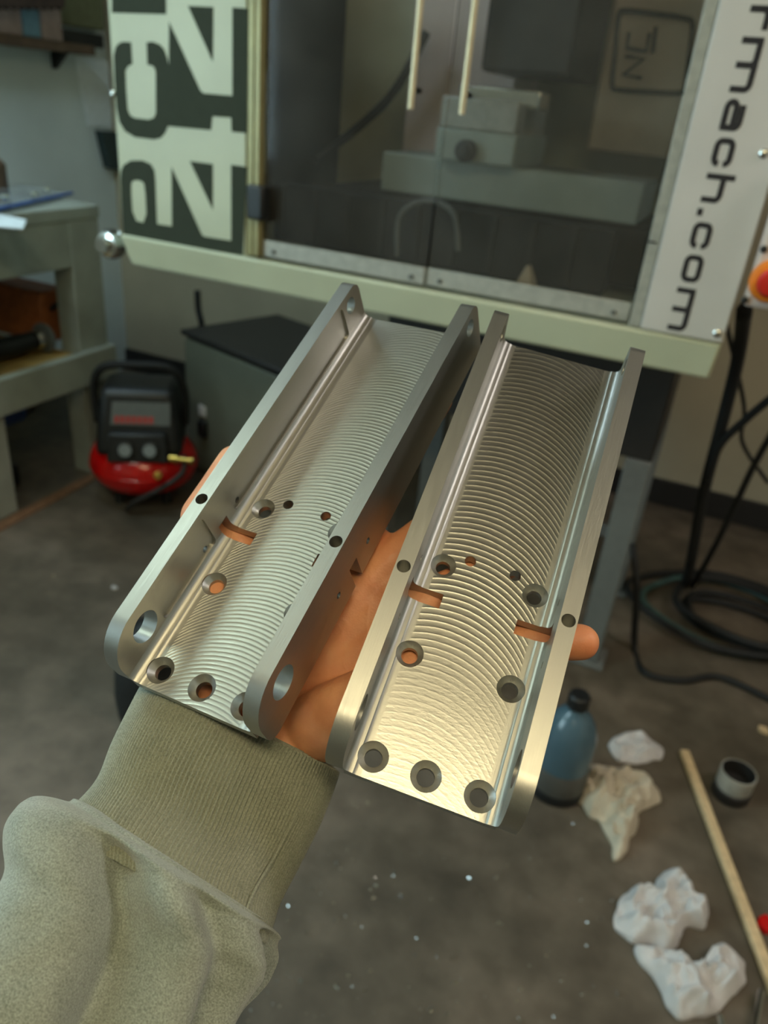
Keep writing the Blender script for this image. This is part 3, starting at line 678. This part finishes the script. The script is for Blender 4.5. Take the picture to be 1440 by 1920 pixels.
# hose coupling on the left end
cp = empty('hose_coupling', onY(205, 458, 1.58), 'shiny round hose coupling by the lower end of the big lettering', 'fitting')
pc = onY(205, 458, 1.58)
MB().lathe([(.036, -.02), (.036, .0), (.030, .012), (.018, .014), (.018, .03)], pc, 24, FRONT).build('coupling_body', 'chrome', cp)
MB().tube([pc + V((0, .01, 0)), pc + V((.03, .12, 0)), pc + V((.08, .2, 0))], .014, 10).build('hose_stub', 'label_grey', cp)

# ================================================================== stand under the machine
st = empty('machine_stand', (-.65, 2.0, 0), 'black and grey steel stand under the milling machine', 'stand')
MB().box((-.80, 1.90, .63), (-.058, 2.38, ZB - .001)).build('tray_box', 'charcoal', st, bevel=.006)
for (x_, y_) in ((-.120, 1.885), (-.80, 1.885), (-.120, 2.31), (-.80, 2.31)):
    lg = MB().box((x_, y_, 0.012), (x_ + .064, y_ + .064, .632)).build('leg', 'grey_post', st, bevel=.004)
    MB().box((x_ - .018, y_ - .018, 0), (x_ + .082, y_ + .082, .012)).build('foot_plate', 'grey_post', lg, bevel=.003)
MB().box((-.80, 2.33, .18), (-.058, 2.35, .22)).build('crossbar', 'grey_post', st, bevel=.003)

# dark cabinet turned askew below the lettering
ztop = .56
A = onZ(341, 617, ztop); B_ = onZ(525, 692, ztop)
d1 = (B_ - A); d1.z = 0; d1.normalize(); d2 = V((-d1.y, d1.x, 0))
if d2.y < 0: d2 = -d2
wdt, dpt = .62, .46
cb = empty('tool_cabinet', A + d1 * wdt / 2 + d2 * dpt / 2 - V((0, 0, ztop)), 'dark grey steel cabinet with a pale lock, beside the red compressor', 'cabinet')
def cbp(u_, v_, z_): return A + d1 * u_ + d2 * v_ + V((0, 0, z_ - ztop))
def cbox(name, m, a, c, par, bevel=.003):
    p = [cbp(a[0], a[1], a[2]), cbp(c[0], a[1], a[2]), cbp(c[0], c[1], a[2]), cbp(a[0], c[1], a[2]), cbp(a[0], a[1], c[2]), cbp(c[0], a[1], c[2]), cbp(c[0], c[1], c[2]), cbp(a[0], c[1], c[2])]
    return MB().hexa(p).build(name, m, par, bevel=bevel)
cbox('body', 'dark_grey', (0, .02, .0), (wdt, dpt, ztop - .02), cb, .006)
cbox('top', 'charcoal', (-.004, -.004, ztop - .02), (wdt + .004, dpt + .004, ztop), cb, .004)  # shade under the machine is put into this darker top colour
dr = cbox('door', 'dark_grey', (.012, 0, .03), (wdt - .012, .02, ztop - .03), cb, .004)
lk = V(onZ(381, 770, .3)); 
rr = ray(381, 770); nrm = d2; tt = (A - EYE).dot(nrm) / rr.dot(nrm); lk = EYE + rr * tt; ul = (lk - A).dot(d1); zl = lk.z
cbox('lock_plate', 'enamel_white', (ul - .020, -.008, zl - .022), (ul + .020, 0, zl + .022), dr, .004)
cbox('latch_handle', 'black', (ul - .014, -.022, zl - .10), (ul + .030, 0, zl - .035), dr, .006)
# hanging cable behind
tag(MB().tube(smooth_path([(onY(370, 545, 2.42)), onY(372, 580, 2.42), onY(378, 610, 2.42), onY(374, 640, 2.5)], 5), .012, 8).build('power_cable', 'black_soft', smooth=180), 'short black cable hanging under the machine above the dark cabinet', 'cable')

# ================================================================== pancake compressor
cx, cy = -1.775, 2.045
cpz = empty('air_compressor', (cx, cy, 0), 'red pancake air compressor with black shroud and two gauges', 'compressor')
prof = [(.03, .05), (.11, .052), (.165, .066), (.198, .10), (.210, .145), (.205, .185), (.178, .225), (.13, .25), (.03, .258)]
pp = [(p.x, p.y) for p in smooth_path([(r, z, 0) for r, z in prof], 5)]
tk = MB().lathe(pp, (cx, cy, 0), 56).build('tank', 'red', cpz, smooth=50)
MB().lathe([(.2105, .138), (.213, .141), (.213, .149), (.2105, .152)], (cx, cy, 0), 56, caps=False).build('weld_seam', 'red', tk)
for k_ in range(4):
    g = math.radians(45 + 90 * k_); MB().lathe([(.022, 0), (.018, .05), (.016, .085)], (cx + .13 * math.cos(g), cy + .13 * math.sin(g), 0), 14).build('rubber_foot', 'black_soft', cpz)
ysh = cy - .155
def cbx(name, m, a, c, par=cpz, bevel=.01): return MB().box(a, c).build(name, m, par, bevel=bevel, seg=3)
b = MB(); b.hexa([V(p) for p in ((cx - .165, cy - .15, .22), (cx + .165, cy - .15, .22), (cx + .165, cy + .15, .22), (cx - .165, cy + .15, .22), (cx - .135, cy - .09, .475), (cx + .135, cy - .09, .475), (cx + .135, cy + .12, .475), (cx - .135, cy + .12, .475))])
sh = b.build('shroud', 'black', cpz, bevel=.03, seg=4)
# control panel with gauges
b = MB(); b.hexa([V(p) for p in ((cx - .115, cy - .19, .215), (cx + .115, cy - .19, .215), (cx + .115, cy - .13, .215), (cx - .115, cy - .13, .215), (cx - .105, cy - .165, .325), (cx + .105, cy - .165, .325), (cx + .105, cy - .12, .325), (cx - .105, cy - .12, .325))])
cpn = b.build('control_panel', 'black', cpz, bevel=.008)
tilt = rotm((0, -.975, .22))
for sx in (-.042, .048):
    gm = MB().lathe([(.030, 0), (.030, .012), (.026, .014)], (cx + sx, cy - .183, .268), 24, tilt).build('gauge', 'black', cpn)
    MB().lathe([(.024, .0145), (.0235, .016)], (cx + sx, cy - .183, .268), 24, tilt).build('gauge_face', 'gauge', gm)
# printed label: grey plate with a red band of lettering
def shp(u_, z_): t = (z_ - .22) / .255; return V((cx + u_, cy - .15 + .06 * t - .002, z_))
b = MB().add([shp(-.10, .345), shp(.12, .345), shp(.12, .43), shp(-.09, .43), shp(-.10, .345) + V((0, .004, 0)), shp(.12, .345) + V((0, .004, 0)), shp(.12, .43) + V((0, .004, 0)), shp(-.09, .43) + V((0, .004, 0))], [(0, 1, 2, 3), (7, 6, 5, 4), (0, 4, 5, 1), (1, 5, 6, 2), (2, 6, 7, 3), (3, 7, 4, 0)])
lab = b.build('label_plate', 'label_grey', sh)
b = MB()
for k_ in range(7):
    u_ = -.085 + k_ * .021
    b.add([shp(u_, .352) - V((0, .001, 0)), shp(u_ + .015, .352) - V((0, .001, 0)), shp(u_ + .017, .378) - V((0, .001, 0)), shp(u_ + .002, .378) - V((0, .001, 0))], [(0, 1, 2, 3)])
b.build('label_print', 'red_print', lab, smooth=0)
hp = smooth_path([(cx - .17, cy + .02, .30), (cx - .175, cy + .02, .44), (cx - .13, cy + .0, .53), (cx, cy - .01, .545), (cx + .12, cy + .0, .53), (cx + .165, cy + .02, .44), (cx + .165, cy + .02, .30)], 6)
MB().tube(hp, .016, 12).build('carry_handle', 'black_soft', cpz, smooth=180)
MB().lathe([(.016, 0), (.016, .03), (.010, .032), (.010, .075), (.014, .078), (.014, .09)], (cx + .12, cy - .18, .235), 16, rotm((1, -.25, 0), (0, 0, 1))).build('air_coupler', 'brass', cpz)
MB().lathe([(.015, 0), (.015, .02), (.009, .022), (.009, .045)], (cx + .075, cy - .205, .175), 14, rotm((.1, -1, .35))).build('drain_valve', 'brass', cpz)
MB().tube(smooth_path([(cx + .17, cy - .16, .24), (cx + .165, cy - .19, .18), (cx + .08, cy - .218, .12), (cx - .02, cy - .215, .06), (cx - .05, cy - .20, .02)], 6), .010, 10).build('air_hose', 'charcoal', cpz, smooth=180)

cpz.matrix_basis = cpz.matrix_basis @ Matrix.Rotation(math.radians(33), 4, 'Z') @ Matrix.Scale(.9, 4)

# ================================================================== workbench along the left wall
XB = -2.03
wb = empty('workbench', (-2.4, 1.2, 0), 'worn white wooden workbench with a plywood shelf along the left wall', 'workbench')
yn, yf = .35, 2.19
def wbx(name, m, a, c, bevel=.004, par=wb): return MB().box(a, c).build(name, m, par, bevel=bevel)
wbx('bench_top', 'bench_white', (XL + .01, yn - .03, .925), (XB, yf, .965))
wbx('apron', 'bench_white', (XB - .03, yn, .775), (XB - .003, yf - .14, .925))
wbx('apron', 'bench_white', (XL + .02, yf - .03, .775), (XB - .09, yf - .005, .925))
for (x_, y_) in ((XB - .09, yf - .145), (XL + .02, yf - .145), (XB - .09, 1.55), (XB - .09, yn), (XL + .02, yn)):
    wbx('leg', 'bench_white', (x_, y_, 0), (x_ + .088, y_ + .138, .925))
wbx('shelf', 'wood_yellow', (XL + .01, yn, .44), (XB - .03, yf - .15, .475))
wbx('shelf_edge', 'bench_white', (XB - .0028, yn - .01, .365), (XB + .03, yf, .485))
# on the bench top
def ontop(px, py, dz=0): return onZ(px, py, .965 + dz)
bag = empty('plastic_bag', ontop(75, 385), 'clear zip bag with a blue strip lying on the workbench', 'bag')
p0, p1 = ontop(52, 402, .014), ontop(134, 362, .014); p1.x = min(p1.x, XB - .01); p0.x = min(p0.x, XB - .01)
dv = (p1 - p0); side = V((-1, .1, 0)) * .26
b = MB(); nu, nv = 14, 14; vv = []
for sgn in (1, -1):
    for i in range(nu + 1):
        for j in range(nv + 1):
            u_, v_ = i / nu, j / nv; q = p0 + dv * u_ + side * v_
            hgt = .022 * math.sin(math.pi * u_) ** .5 * math.sin(math.pi * min(1, v_ * .95 + .03)) ** .5
            nz = noise.noise((u_ * 5, v_ * 5, sgn * 3)) * .009 * math.sin(math.pi * u_) * math.sin(math.pi * v_)
            vv.append(V((q.x, q.y, .968 + .012 + (hgt * .7 if sgn > 0 else -.011) + (nz if sgn > 0 else 0))))
fs = []
for s_ in (0, 1):
    o = s_ * (nu + 1) * (nv + 1)
    for i in range(nu):
        for j in range(nv):
            q = (o + i * (nv + 1) + j, o + (i + 1) * (nv + 1) + j, o + (i + 1) * (nv + 1) + j + 1, o + i * (nv + 1) + j + 1); fs.append(q if s_ == 0 else q[::-1])
b.add(vv, fs); b.build('bag_film', 'bag', bag, smooth=60)
MB().tube([p0 - dv * .02, p0 + dv * .5, p1], .009, 8, flat=.6).build('zip_strip', 'blue', bag)
for (x_, y_, wd) in ((40, 386, 'large shiny steel nut on the clear bag, nearest the offcut'), (64, 374, 'shiny steel nut at the middle of the clear bag'), (88, 366, 'small shiny steel nut on the far part of the clear bag')):
    q = ontop(x_, y_, .02); tag(MB().lathe([(.005, -.007), (.012, -.006), (.014, 0), (.012, .006), (.005, .007)], V((min(q.x, XB - .06), q.y, 1.003)), 6).build('steel_nut', 'chrome', smooth=20), wd, 'nut', 'steel nuts on the clear bag')
tag(MB().hexa([ontop(-40, 425), ontop(44, 432), ontop(50, 415), ontop(-10, 402), ontop(-40, 422, .02), ontop(44, 429, .02), ontop(50, 412, .02), ontop(-10, 399, .02)]).build('metal_offcut', 'paper', bevel=.002, fix=True), 'flat pale metal offcut near the bench edge in front of the clear bag', 'offcut')
q = ontop(-12, 366); lb = empty('oil_can', q, 'dark brown can standing on the workbench behind the offcut', 'can')
MB().lathe([(.045, 0), (.05, .01), (.05, .10), (.03, .12), (.012, .125)], q, 24).build('can_body', 'wood_brown', lb)
MB().lathe([(.012, .125), (.008, .17), (.005, .2)], q, 16).build('spout', 'brass', lb)
# on the plywood shelf and beneath it
def onsh(px, py): return onZ(px, py, .476)
q = onX(95, 600, -2.25); q.z = .475
tc_ = empty('tool_case', q, 'orange-brown tool case on the plywood shelf of the workbench', 'case')
MB().box((q.x - .22, q.y - .08, .475), (q.x + .05, q.y + .06, .66)).build('case_body', 'orange_brown', tc_, bevel=.012)
MB().tube(smooth_path([(q.x + .06, q.y - .05, .60), (q.x + .08, q.y - .04, .62), (q.x + .08, q.y + .02, .62), (q.x + .06, q.y + .03, .60)], 4), .008, 8).build('case_handle', 'black', tc_)
q = onX(30, 590, -2.14); q.z = .476
dg = empty('hand_grinder', q, 'black hand grinder with a bright collar on the plywood shelf', 'tool')
MB().tube([(q.x - .02, q.y - .16, .525), (q.x, q.y - .02, .525), (q.x + .01, q.y + .05, .53)], [.034, .036, .03], 16).build('grinder_body', 'black', dg, smooth=60)
MB().lathe([(.032, 0), (.034, .02), (.026, .03)], (q.x + .01, q.y + .05, .53), 20, rotm((0, 1, 0))).build('collar', 'chrome', dg)
MB().lathe([(.05, 0), (.052, .006), (.05, .012)], (q.x + .01, q.y + .09, .53), 24, rotm((0, 1, 0))).build('wheel_guard', 'label_grey', dg)
q = onsh(20, 690); q.x = XB - .17
tag(MB().lathe([(.01, 0), (.035, .0), (.05, .025), (.045, .055), (.02, .075), (.01, .078)], (q.x, q.y, .475), 24).build('twine_ball', 'teal_dark', smooth=60), 'dark teal ball of twine at the front of the plywood shelf', 'twine')
q = onZ(45, 860, 0.0); bx_ = -2.22
bt = empty('battery_drill', (bx_, 1.78, 0), 'blue and black power drill standing under the workbench shelf', 'tool')
MB().tube([(bx_, 1.70, .26), (bx_, 1.80, .27), (bx_ + .01, 1.90, .27)], [.04, .05, .042], 16).build('drill_body', 'blue_tool', bt, smooth=60)
MB().lathe([(.034, 0), (.028, .05), (.012, .055), (.012, .09)], (bx_ + .01, 1.90, .27), 18, rotm((0, 1, 0))).build('chuck', 'black', bt)
MB().hexa([V(p) for p in ((bx_ - .03, 1.72, .08), (bx_ + .03, 1.72, .08), (bx_ + .03, 1.79, .08), (bx_ - .03, 1.79, .08), (bx_ - .025, 1.73, .25), (bx_ + .025, 1.73, .25), (bx_ + .025, 1.80, .25), (bx_ - .025, 1.80, .25))]).build('grip', 'blue_tool', bt, bevel=.01)
MB().box((bx_ - .045, 1.69, 0), (bx_ + .045, 1.84, .08)).build('battery', 'black', bt, bevel=.01)

# ---- wall items above the bench (left wall and the back-left corner)
def onwall(px, py): return onX(px, py, XL)
def wall_plate(name, m, poly, th, label, cat, bev=0):
    pts = [onwall(*p) for p in poly]
    return tag(MB().prism([p + V((.001, 0, 0)) for p in pts], (1, 0, 0), th).build(name, m, fix=True, smooth=0), label, cat)
wall_plate('paper_sheet', 'paper', [(138, 106), (215, 118), (215, 240), (164, 236)], .004, 'pale blue-white sheet pinned to the wall beside the big lettering', 'paper')
wall_plate('outlet_box', 'outlet', [(177, 244), (215, 246), (215, 318), (194, 314)], .04, 'dark wall outlet box beside the big lettering, under the pale sheet', 'outlet')
a = onwall(-20, 92); c = onwall(134, 92)
sh_ = empty('wall_shelf', (XL, (a.y + c.y) / 2, a.z), 'thin dark brown shelf on the left wall', 'shelf')
MB().box((XL, a.y - .6, c.z - .018), (XL + .13, c.y, c.z + .018)).build('shelf_board', 'wood_brown', sh_, bevel=.003)
for yy in (a.y - .3, c.y - .12): MB().hexa([V(p) for p in ((XL, yy, c.z - .08), (XL + .012, yy, c.z - .08), (XL + .012, yy + .02, c.z - .08), (XL, yy + .02, c.z - .08), (XL, yy, c.z - .018), (XL + .08, yy, c.z - .018), (XL + .08, yy + .02, c.z - .018), (XL, yy + .02, c.z - .018))]).build('bracket', 'black', sh_)
zs = c.z + .018
def shelf_box(px0, px1, hgt, m, label, th=.105):
    p_, q_ = onX(px0, 75, XL + .14), onX(px1, 75, XL + .14)
    tag(MB().box((XL + .01, p_.y, zs), (XL + .01 + th, q_.y, zs + hgt)).build('carton', m, bevel=.004), label, 'box', 'cartons on the wall shelf')
shelf_box(-30, 54, .19, 'box_pink', 'wide pinkish carton at the near end of the wall shelf')
shelf_box(56, 88, .16, 'box_blue', 'narrow light blue carton on the wall shelf')
shelf_box(90, 128, .18, 'box_pink', 'pinkish carton at the far end of the wall shelf')
p_, q_ = onX(139, 70, XL + .1), onX(215, 70, XL + .1)
tag(MB().box((XL, p_.y, onX(150, 84, XL + .1).z), (XL + .04, q_.y, onX(150, 57, XL + .1).z)).build('wall_bracket', 'black', bevel=.004), 'black box bracket on the wall above the pale sheet', 'bracket')
p_ = onX(118, 44, XL + .09)
tag(MB().box((XL, p_.y, p_.z), (XL + .05, q_.y, p_.z + .30)).build('wall_box', 'box_olive', bevel=.005), 'olive box mounted on the wall above the black bracket', 'box')
# brown fringed cloth
b = MB(); poly = []
for i in range(0, 27):
    x_ = -60 + i * 7; poly.append((x_, 14 + (5 if i % 2 else -3)))
poly += [(122, -120), (-60, -120)]
b.prism([onX(x_, y_, XL + .20) for x_, y_ in poly], (-1, 0, 0), .02); tag(b.build('fringed_cloth', 'fringe', fix=True, smooth=0), 'dark brown cloth with a scalloped lower edge above the wall shelf', 'cloth')

# ================================================================== right side: control box, cables
eb = empty('control_box', onY(1425, 520, 1.46), 'pinkish white control box with a red and orange emergency stop button', 'control box')
P1 = onY(1440, 378, 1.46); P2 = onY(1391, 574, 1.46)
bxm = MB().box((P2.x, 1.46, P2.z), (P2.x + .16, 1.56, P1.z + .06)).build('housing', 'pink_white', eb, bevel=.008)
pe = onY(1447, 527, 1.459)
MB().lathe([(.034, -.002), (.035, .004), (.031, .012), (.026, .014)], pe, 32, FRONT).build('warning_ring', 'orange', eb)
MB().lathe([(.017, .0), (.017, .016), (.022, .018), (.023, .028), (.018, .035), (.004, .037)], pe, 28, FRONT).build('stop_button', 'estop_red', eb)
for px, py in ((1432, 467), (1396, 562)):
    MB().lathe([(.006, 0), (.006, .004), (.003, .006)], onY(px, py, 1.459), 12, FRONT).build('box_screw', 'black', eb)
def cable(pts, r, label, name='cable', m='black_soft'):
    return tag(MB().tube(smooth_path(pts, 7), r, 8).build(name, m, smooth=180), label, 'cable')
cable([onY(1396, 580, 1.60), onY(1382, 680, 1.9), onY(1352, 800, 2.0), onY(1318, 930, 2.1), onY(1296, 1050, 2.2), onZ(1285, 1095, .012)], .015, 'thick black cable dropping from the control box to the floor coil')
cable([onY(1460, 735, 1.9), onY(1400, 785, 1.95), onY(1350, 835, 2.0), onY(1326, 900, 2.06)], .010, 'black cable slanting in from the right to the thick dropping cable')
cable([onY(1460, 790, 2.1), onY(1410, 880, 2.15), onY(1375, 955, 2.2), onY(1335, 1035, 2.25), onZ(1298, 1100, .012)], .009, 'thinner black cable slanting down to the floor coil')
cable([onY(1360, 600, 1.95), onY(1395, 760, 2.3), onY(1392, 830, 2.4), onY(1440, 905, 2.5)], .006, 'thin dark cable sagging along the wall below the control box')
cable([onY(1186, 1020, 2.05), onY(1194, 1100, 2.0), onZ(1190, 1215, .01), onZ(1212, 1262, .01), onZ(1280, 1276, .01), onZ(1340, 1268, .01), onZ(1395, 1287, .012), onZ(1470, 1325, .012)], .010, 'black cord curling from the grey stand leg across the concrete')
cc = onZ(1385, 1165, 0)
for i in range(5):
    r_ = .15 + .035 * i; ox, oy = random.uniform(-.05, .05), random.uniform(-.05, .05)
    pts = [(cc.x + ox + r_ * math.cos(g) * (1 + .08 * math.sin(3 * g + i)), cc.y + oy + r_ * .75 * math.sin(g) * (1 + .1 * math.cos(2 * g + i)), .012 + .018 * (i % 3)) for g in [2 * math.pi * k_ / 14 for k_ in range(14)]]
    b = MB().tube(smooth_path(pts, 4, True), .011, 8, True)
    if i == 0: coil = empty('cable_coil', (cc.x, cc.y, 0), 'loose coil of black cable on the floor beneath the control box', 'cable')
    b.build('cable_loop', 'black_soft' if i != 3 else 'teal_dark', coil, smooth=180)

# ================================================================== things on the floor
# jug
jp = onZ(1042, 1474, 0); jg = empty('jug', jp, 'blue-grey plastic jug with a dark base and black cap on the floor', 'jug')
MB().lathe([(.058, 0), (.063, .008), (.063, .075), (.061, .085)], jp, 40).build('jug_base', 'jug_grey', jg)
MB().lathe([(.061, .085), (.062, .12), (.060, .165), (.050, .20), (.033, .225), (.022, .235), (.020, .25)], jp, 40).build('jug_body', 'jug_blue', jg, smooth=60)
MB().lathe([(.024, .245), (.024, .272), (.020, .277)], jp, 24).build('cap', 'black', jg)
MB().lathe([(.0635, .0), (.065, .004), (.065, .022), (.0635, .026)], jp, 40, caps=False).build('base_ring', 'black', jg)
def rag(name, m, outline, hgt, seed, label, folds=3.0):
    """crumpled sheet on the floor, outline given where it meets the concrete"""
    pts = [onZ(x_, y_, 0) for x_, y_ in outline]; c = sum(pts, V((0, 0, 0))) / len(pts)
    pp_ = smooth_path(pts, 8, True); k = len(pp_); rings = 26; vs_ = []; fs = []
    for s_ in (0, 1):
        for i in range(rings + 1):
            t = i / rings
            for p in pp_:
                q = c.lerp(p, t)
                d_ = (q - c)
                nz = noise.noise((q.x * folds * 5 + seed, q.y * folds * 5, seed)) ; n2 = noise.noise((q.x * folds * 13, q.y * folds * 13 + seed, seed))
                vo = noise.voronoi((q.x * folds * 5 + seed, q.y * folds * 5, seed))[0]; vo2 = noise.voronoi((q.x * folds * 11, q.y * folds * 11 + seed, seed))[0]
                rid = min(1.2, vo[0] * 1.1) + .45 * (vo2[1] - vo2[0])
                edge = min(1, (1 - t) * 3.0 + .12 + .25 * max(0, nz))
                z = hgt * edge * max(.06, rid)
                wob = V((noise.noise((q.x * 30, q.y * 30, seed)), noise.noise((q.x * 30, q.y * 30, seed + 9)), 0)) * .012 * t
                vs_.append(V((q.x, q.y, 0)) + wob + V((0, 0, z + .004 if s_ == 0 else max(.001, z * .25))))
    L = (rings + 1) * k
    for i in range(rings):
        for j in range(k):
            a, b_, c_, d_ = i * k + j, i * k + (j + 1) % k, (i + 1) * k + (j + 1) % k, (i + 1) * k + j
            fs.append((a, d_, c_, b_)); fs.append((a + L, b_ + L, c_ + L, d_ + L))
    for j in range(k): a, b_ = rings * k + j, rings * k + (j + 1) % k; fs.append((a, a + L, b_ + L, b_))
    return tag(MB().add(vs_, fs).build(name, m, smooth=40, fix=True), label, 'rag', 'crumpled paper towels on the floor')
rag('paper_towel', 'rag_tan', [(1068, 1478), (1110, 1440), (1160, 1445), (1205, 1455), (1238, 1500), (1200, 1520), (1188, 1560), (1160, 1612), (1142, 1606), (1135, 1560), (1095, 1520)], .055, 1.3, 'cream crumpled paper towel beside the blue-grey jug', 4.2)
rag('paper_towel', 'rag', [(1140, 1395), (1190, 1378), (1245, 1412), (1215, 1430), (1165, 1428)], .03, 4.1, 'small pale paper towel behind the cream one near the jug', 4.2)
rag('paper_towel', 'rag', [(1145, 1725), (1180, 1670), (1225, 1690), (1235, 1650), (1272, 1640), (1300, 1690), (1325, 1700), (1322, 1738), (1285, 1745), (1258, 1785), (1215, 1775), (1175, 1760)], .055, 7.7, 'larger white crumpled paper towel in the middle of the floor litter', 4.2)
rag('paper_towel', 'rag', [(1190, 1780), (1240, 1790), (1275, 1830), (1290, 1850), (1335, 1815), (1345, 1775), (1390, 1800), (1398, 1850), (1350, 1890), (1295, 1915), (1250, 1895), (1225, 1840)], .05, 2.2, 'white crumpled paper towel nearest the bottom of the picture', 4.2)
# stick
sa, sb = onZ(1283, 1408, .012), onZ(1452, 1850, .012)
dirs = (sb - sa).normalized(); sdir = V((-dirs.y, dirs.x, 0)) * .011
b = MB(); e_ = sb + dirs * .18
b.hexa([sa - sdir - V((0, 0, .011)), sa + sdir - V((0, 0, .011)), e_ + sdir - V((0, 0, .011)), e_ - sdir - V((0, 0, .011)), sa - sdir + V((0, 0, .006)), sa + sdir + V((0, 0, .006)), e_ + sdir + V((0, 0, .006)), e_ - sdir + V((0, 0, .006))])
tag(b.build('wooden_stick', 'wood_pale', bevel=.003, fix=True), 'long pale wooden stick lying on the floor right of the paper towels', 'stick')
# tin
tp = onZ(1368, 1490, 0); tn = empty('tin', tp, 'small open metal tin with a dark base beside the wooden stick', 'tin')
MB().lathe([(.040, 0), (.0425, .004), (.0425, .028), (.040, .03)], tp, 32).build('tin_base', 'charcoal', tn)
MB().lathe([(.039, .03), (.040, .032), (.040, .075), (.0375, .075)], tp, 32, caps=False).build('tin_wall', 'zinc', tn)
MB().lathe([(.0375, .075), (.037, .036), (.002, .034)], tp, 32, caps=False).build('tin_inside', 'charcoal', tn)
# rounded black canister behind the cuff
kp = onZ(300, 1335, 0); kn = empty('canister', kp, 'rounded black shop vacuum canister on the floor behind the sleeve cuff', 'canister')
kp2 = onZ(292, 1330, 0)
MB().lathe([(.075, 0), (.088, .01), (.092, .07), (.088, .12), (.082, .16), (.080, .165)], kp2, 40).build('canister_tub', 'black_soft', kn)
MB().lathe([(.082, .165), (.084, .17), (.076, .21), (.055, .245), (.02, .262), (.004, .264)], kp2, 40).build('canister_lid', 'black', kn, smooth=60)
# lath on the floor by the bench
la, lb_ = onZ(-40, 1010, 0), onZ(178, 893, 0)
dd = (lb_ - la).normalized(); sd = V((-dd.y, dd.x, 0)) * .022
tag(MB().hexa([la - sd, la + sd, lb_ + sd, lb_ - sd] + [p + V((0, 0, .006)) for p in (la - sd, la + sd, lb_ + sd, lb_ - sd)]).build('wooden_lath', 'lath', bevel=.001, fix=True), 'thin orange-brown lath lying on the floor in front of the workbench', 'lath')
# scraps at the right edge
def scrap(px, py, s_, m, label, cat='scrap', name='scrap_piece', z=0):
    p = onZ(px, py, 0); b = MB(); vs_ = []
    for i in range(7):
        g = 2 * math.pi * i / 7; vs_.append(V((p.x + s_ * math.cos(g) * random.uniform(.6, 1.1), p.y + s_ * math.sin(g) * random.uniform(.6, 1.1), 0)))
    k = 7; b.add(vs_ + [v + V((0, 0, s_ * random.uniform(.3, .7))) for v in vs_] , [tuple(range(6, -1, -1)), tuple(range(7, 14))] + [(i, (i + 1) % 7, (i + 1) % 7 + 7, i + 7) for i in range(7)])
    return tag(b.build(name, m, bevel=.002, smooth=0, fix=True), label, cat)
scrap(1432, 1372, .018, 'wood_pale', 'small tan wood chip at the right edge above the tin')
scrap(1436, 1738, .022, 'red', 'small red plastic scrap at the right edge under the stick')
scrap(1104, 1237, .014, 'rag', 'small white chip by the foot of the grey stand leg')
scrap(214, 1103, .012, 'rag', 'small white chip on the floor behind the nearer channel wall')
for i, (x0, y0, x1, y1, lab) in enumerate(((1428, 1858, 1405, 1990, 'bright thin metal rod at the lower right corner, nearest the stick'), (1350, 1905, 1372, 1990, 'thin metal rod poking out under the lowest paper towel'))):
    tag(MB().tube([onZ(x0, y0, .02), onZ(x1, y1, .02)], .006, 8).build('metal_rod', 'chrome'), lab, 'rod')
# metal chips sprinkled over the concrete
b = MB()
spots = [(533, 1622), (588, 1666), (631, 1619), (705, 1660), (700, 1683), (752, 1680), (740, 1636), (540, 1725), (575, 1748), (631, 1725), (653, 1828), (684, 1858), (693, 1820), (938, 1731), (848, 1797), (976, 1853), (808, 1892), (838, 1902), (565, 1840), (504, 1860), (852, 1842), (1092, 1864), (1158, 1864), (1146, 1688), (1128, 1722), (690, 1505), (1245, 1785), (975, 1915), (520, 1838), (632, 1850), (880, 1647), (930, 1646), (100, 1080), (60, 1075), (165, 1425)]
for i in range(170):
    q = (random.uniform(420, 1120), random.uniform(1500, 1920)); spots.append(q)
for i, (x_, y_) in enumerate(spots):
    p = onZ(x_, y_, 0); s_ = random.uniform(.0035, .0055) if i < 35 else random.uniform(.001, .0028); g = random.uniform(0, 6.28)
    a = V((math.cos(g), math.sin(g), 0)) * s_; c = V((-math.sin(g), math.cos(g), 0)) * s_ * .6; h_ = V((0, 0, s_ * random.uniform(.5, 1.2)))
    b.add([p - a - c, p + a - c, p + a + c, p - a + c, p - a * .6 + h_, p + a * .8 + h_ * 1.3], [(3, 2, 1, 0), (0, 1, 5, 4), (2, 3, 4, 5), (1, 2, 5), (3, 0, 4)])
tag(b.build('metal_chips', 'chrome', smooth=0), 'tiny bright metal chips sprinkled over the concrete floor', 'chips', kind='stuff')
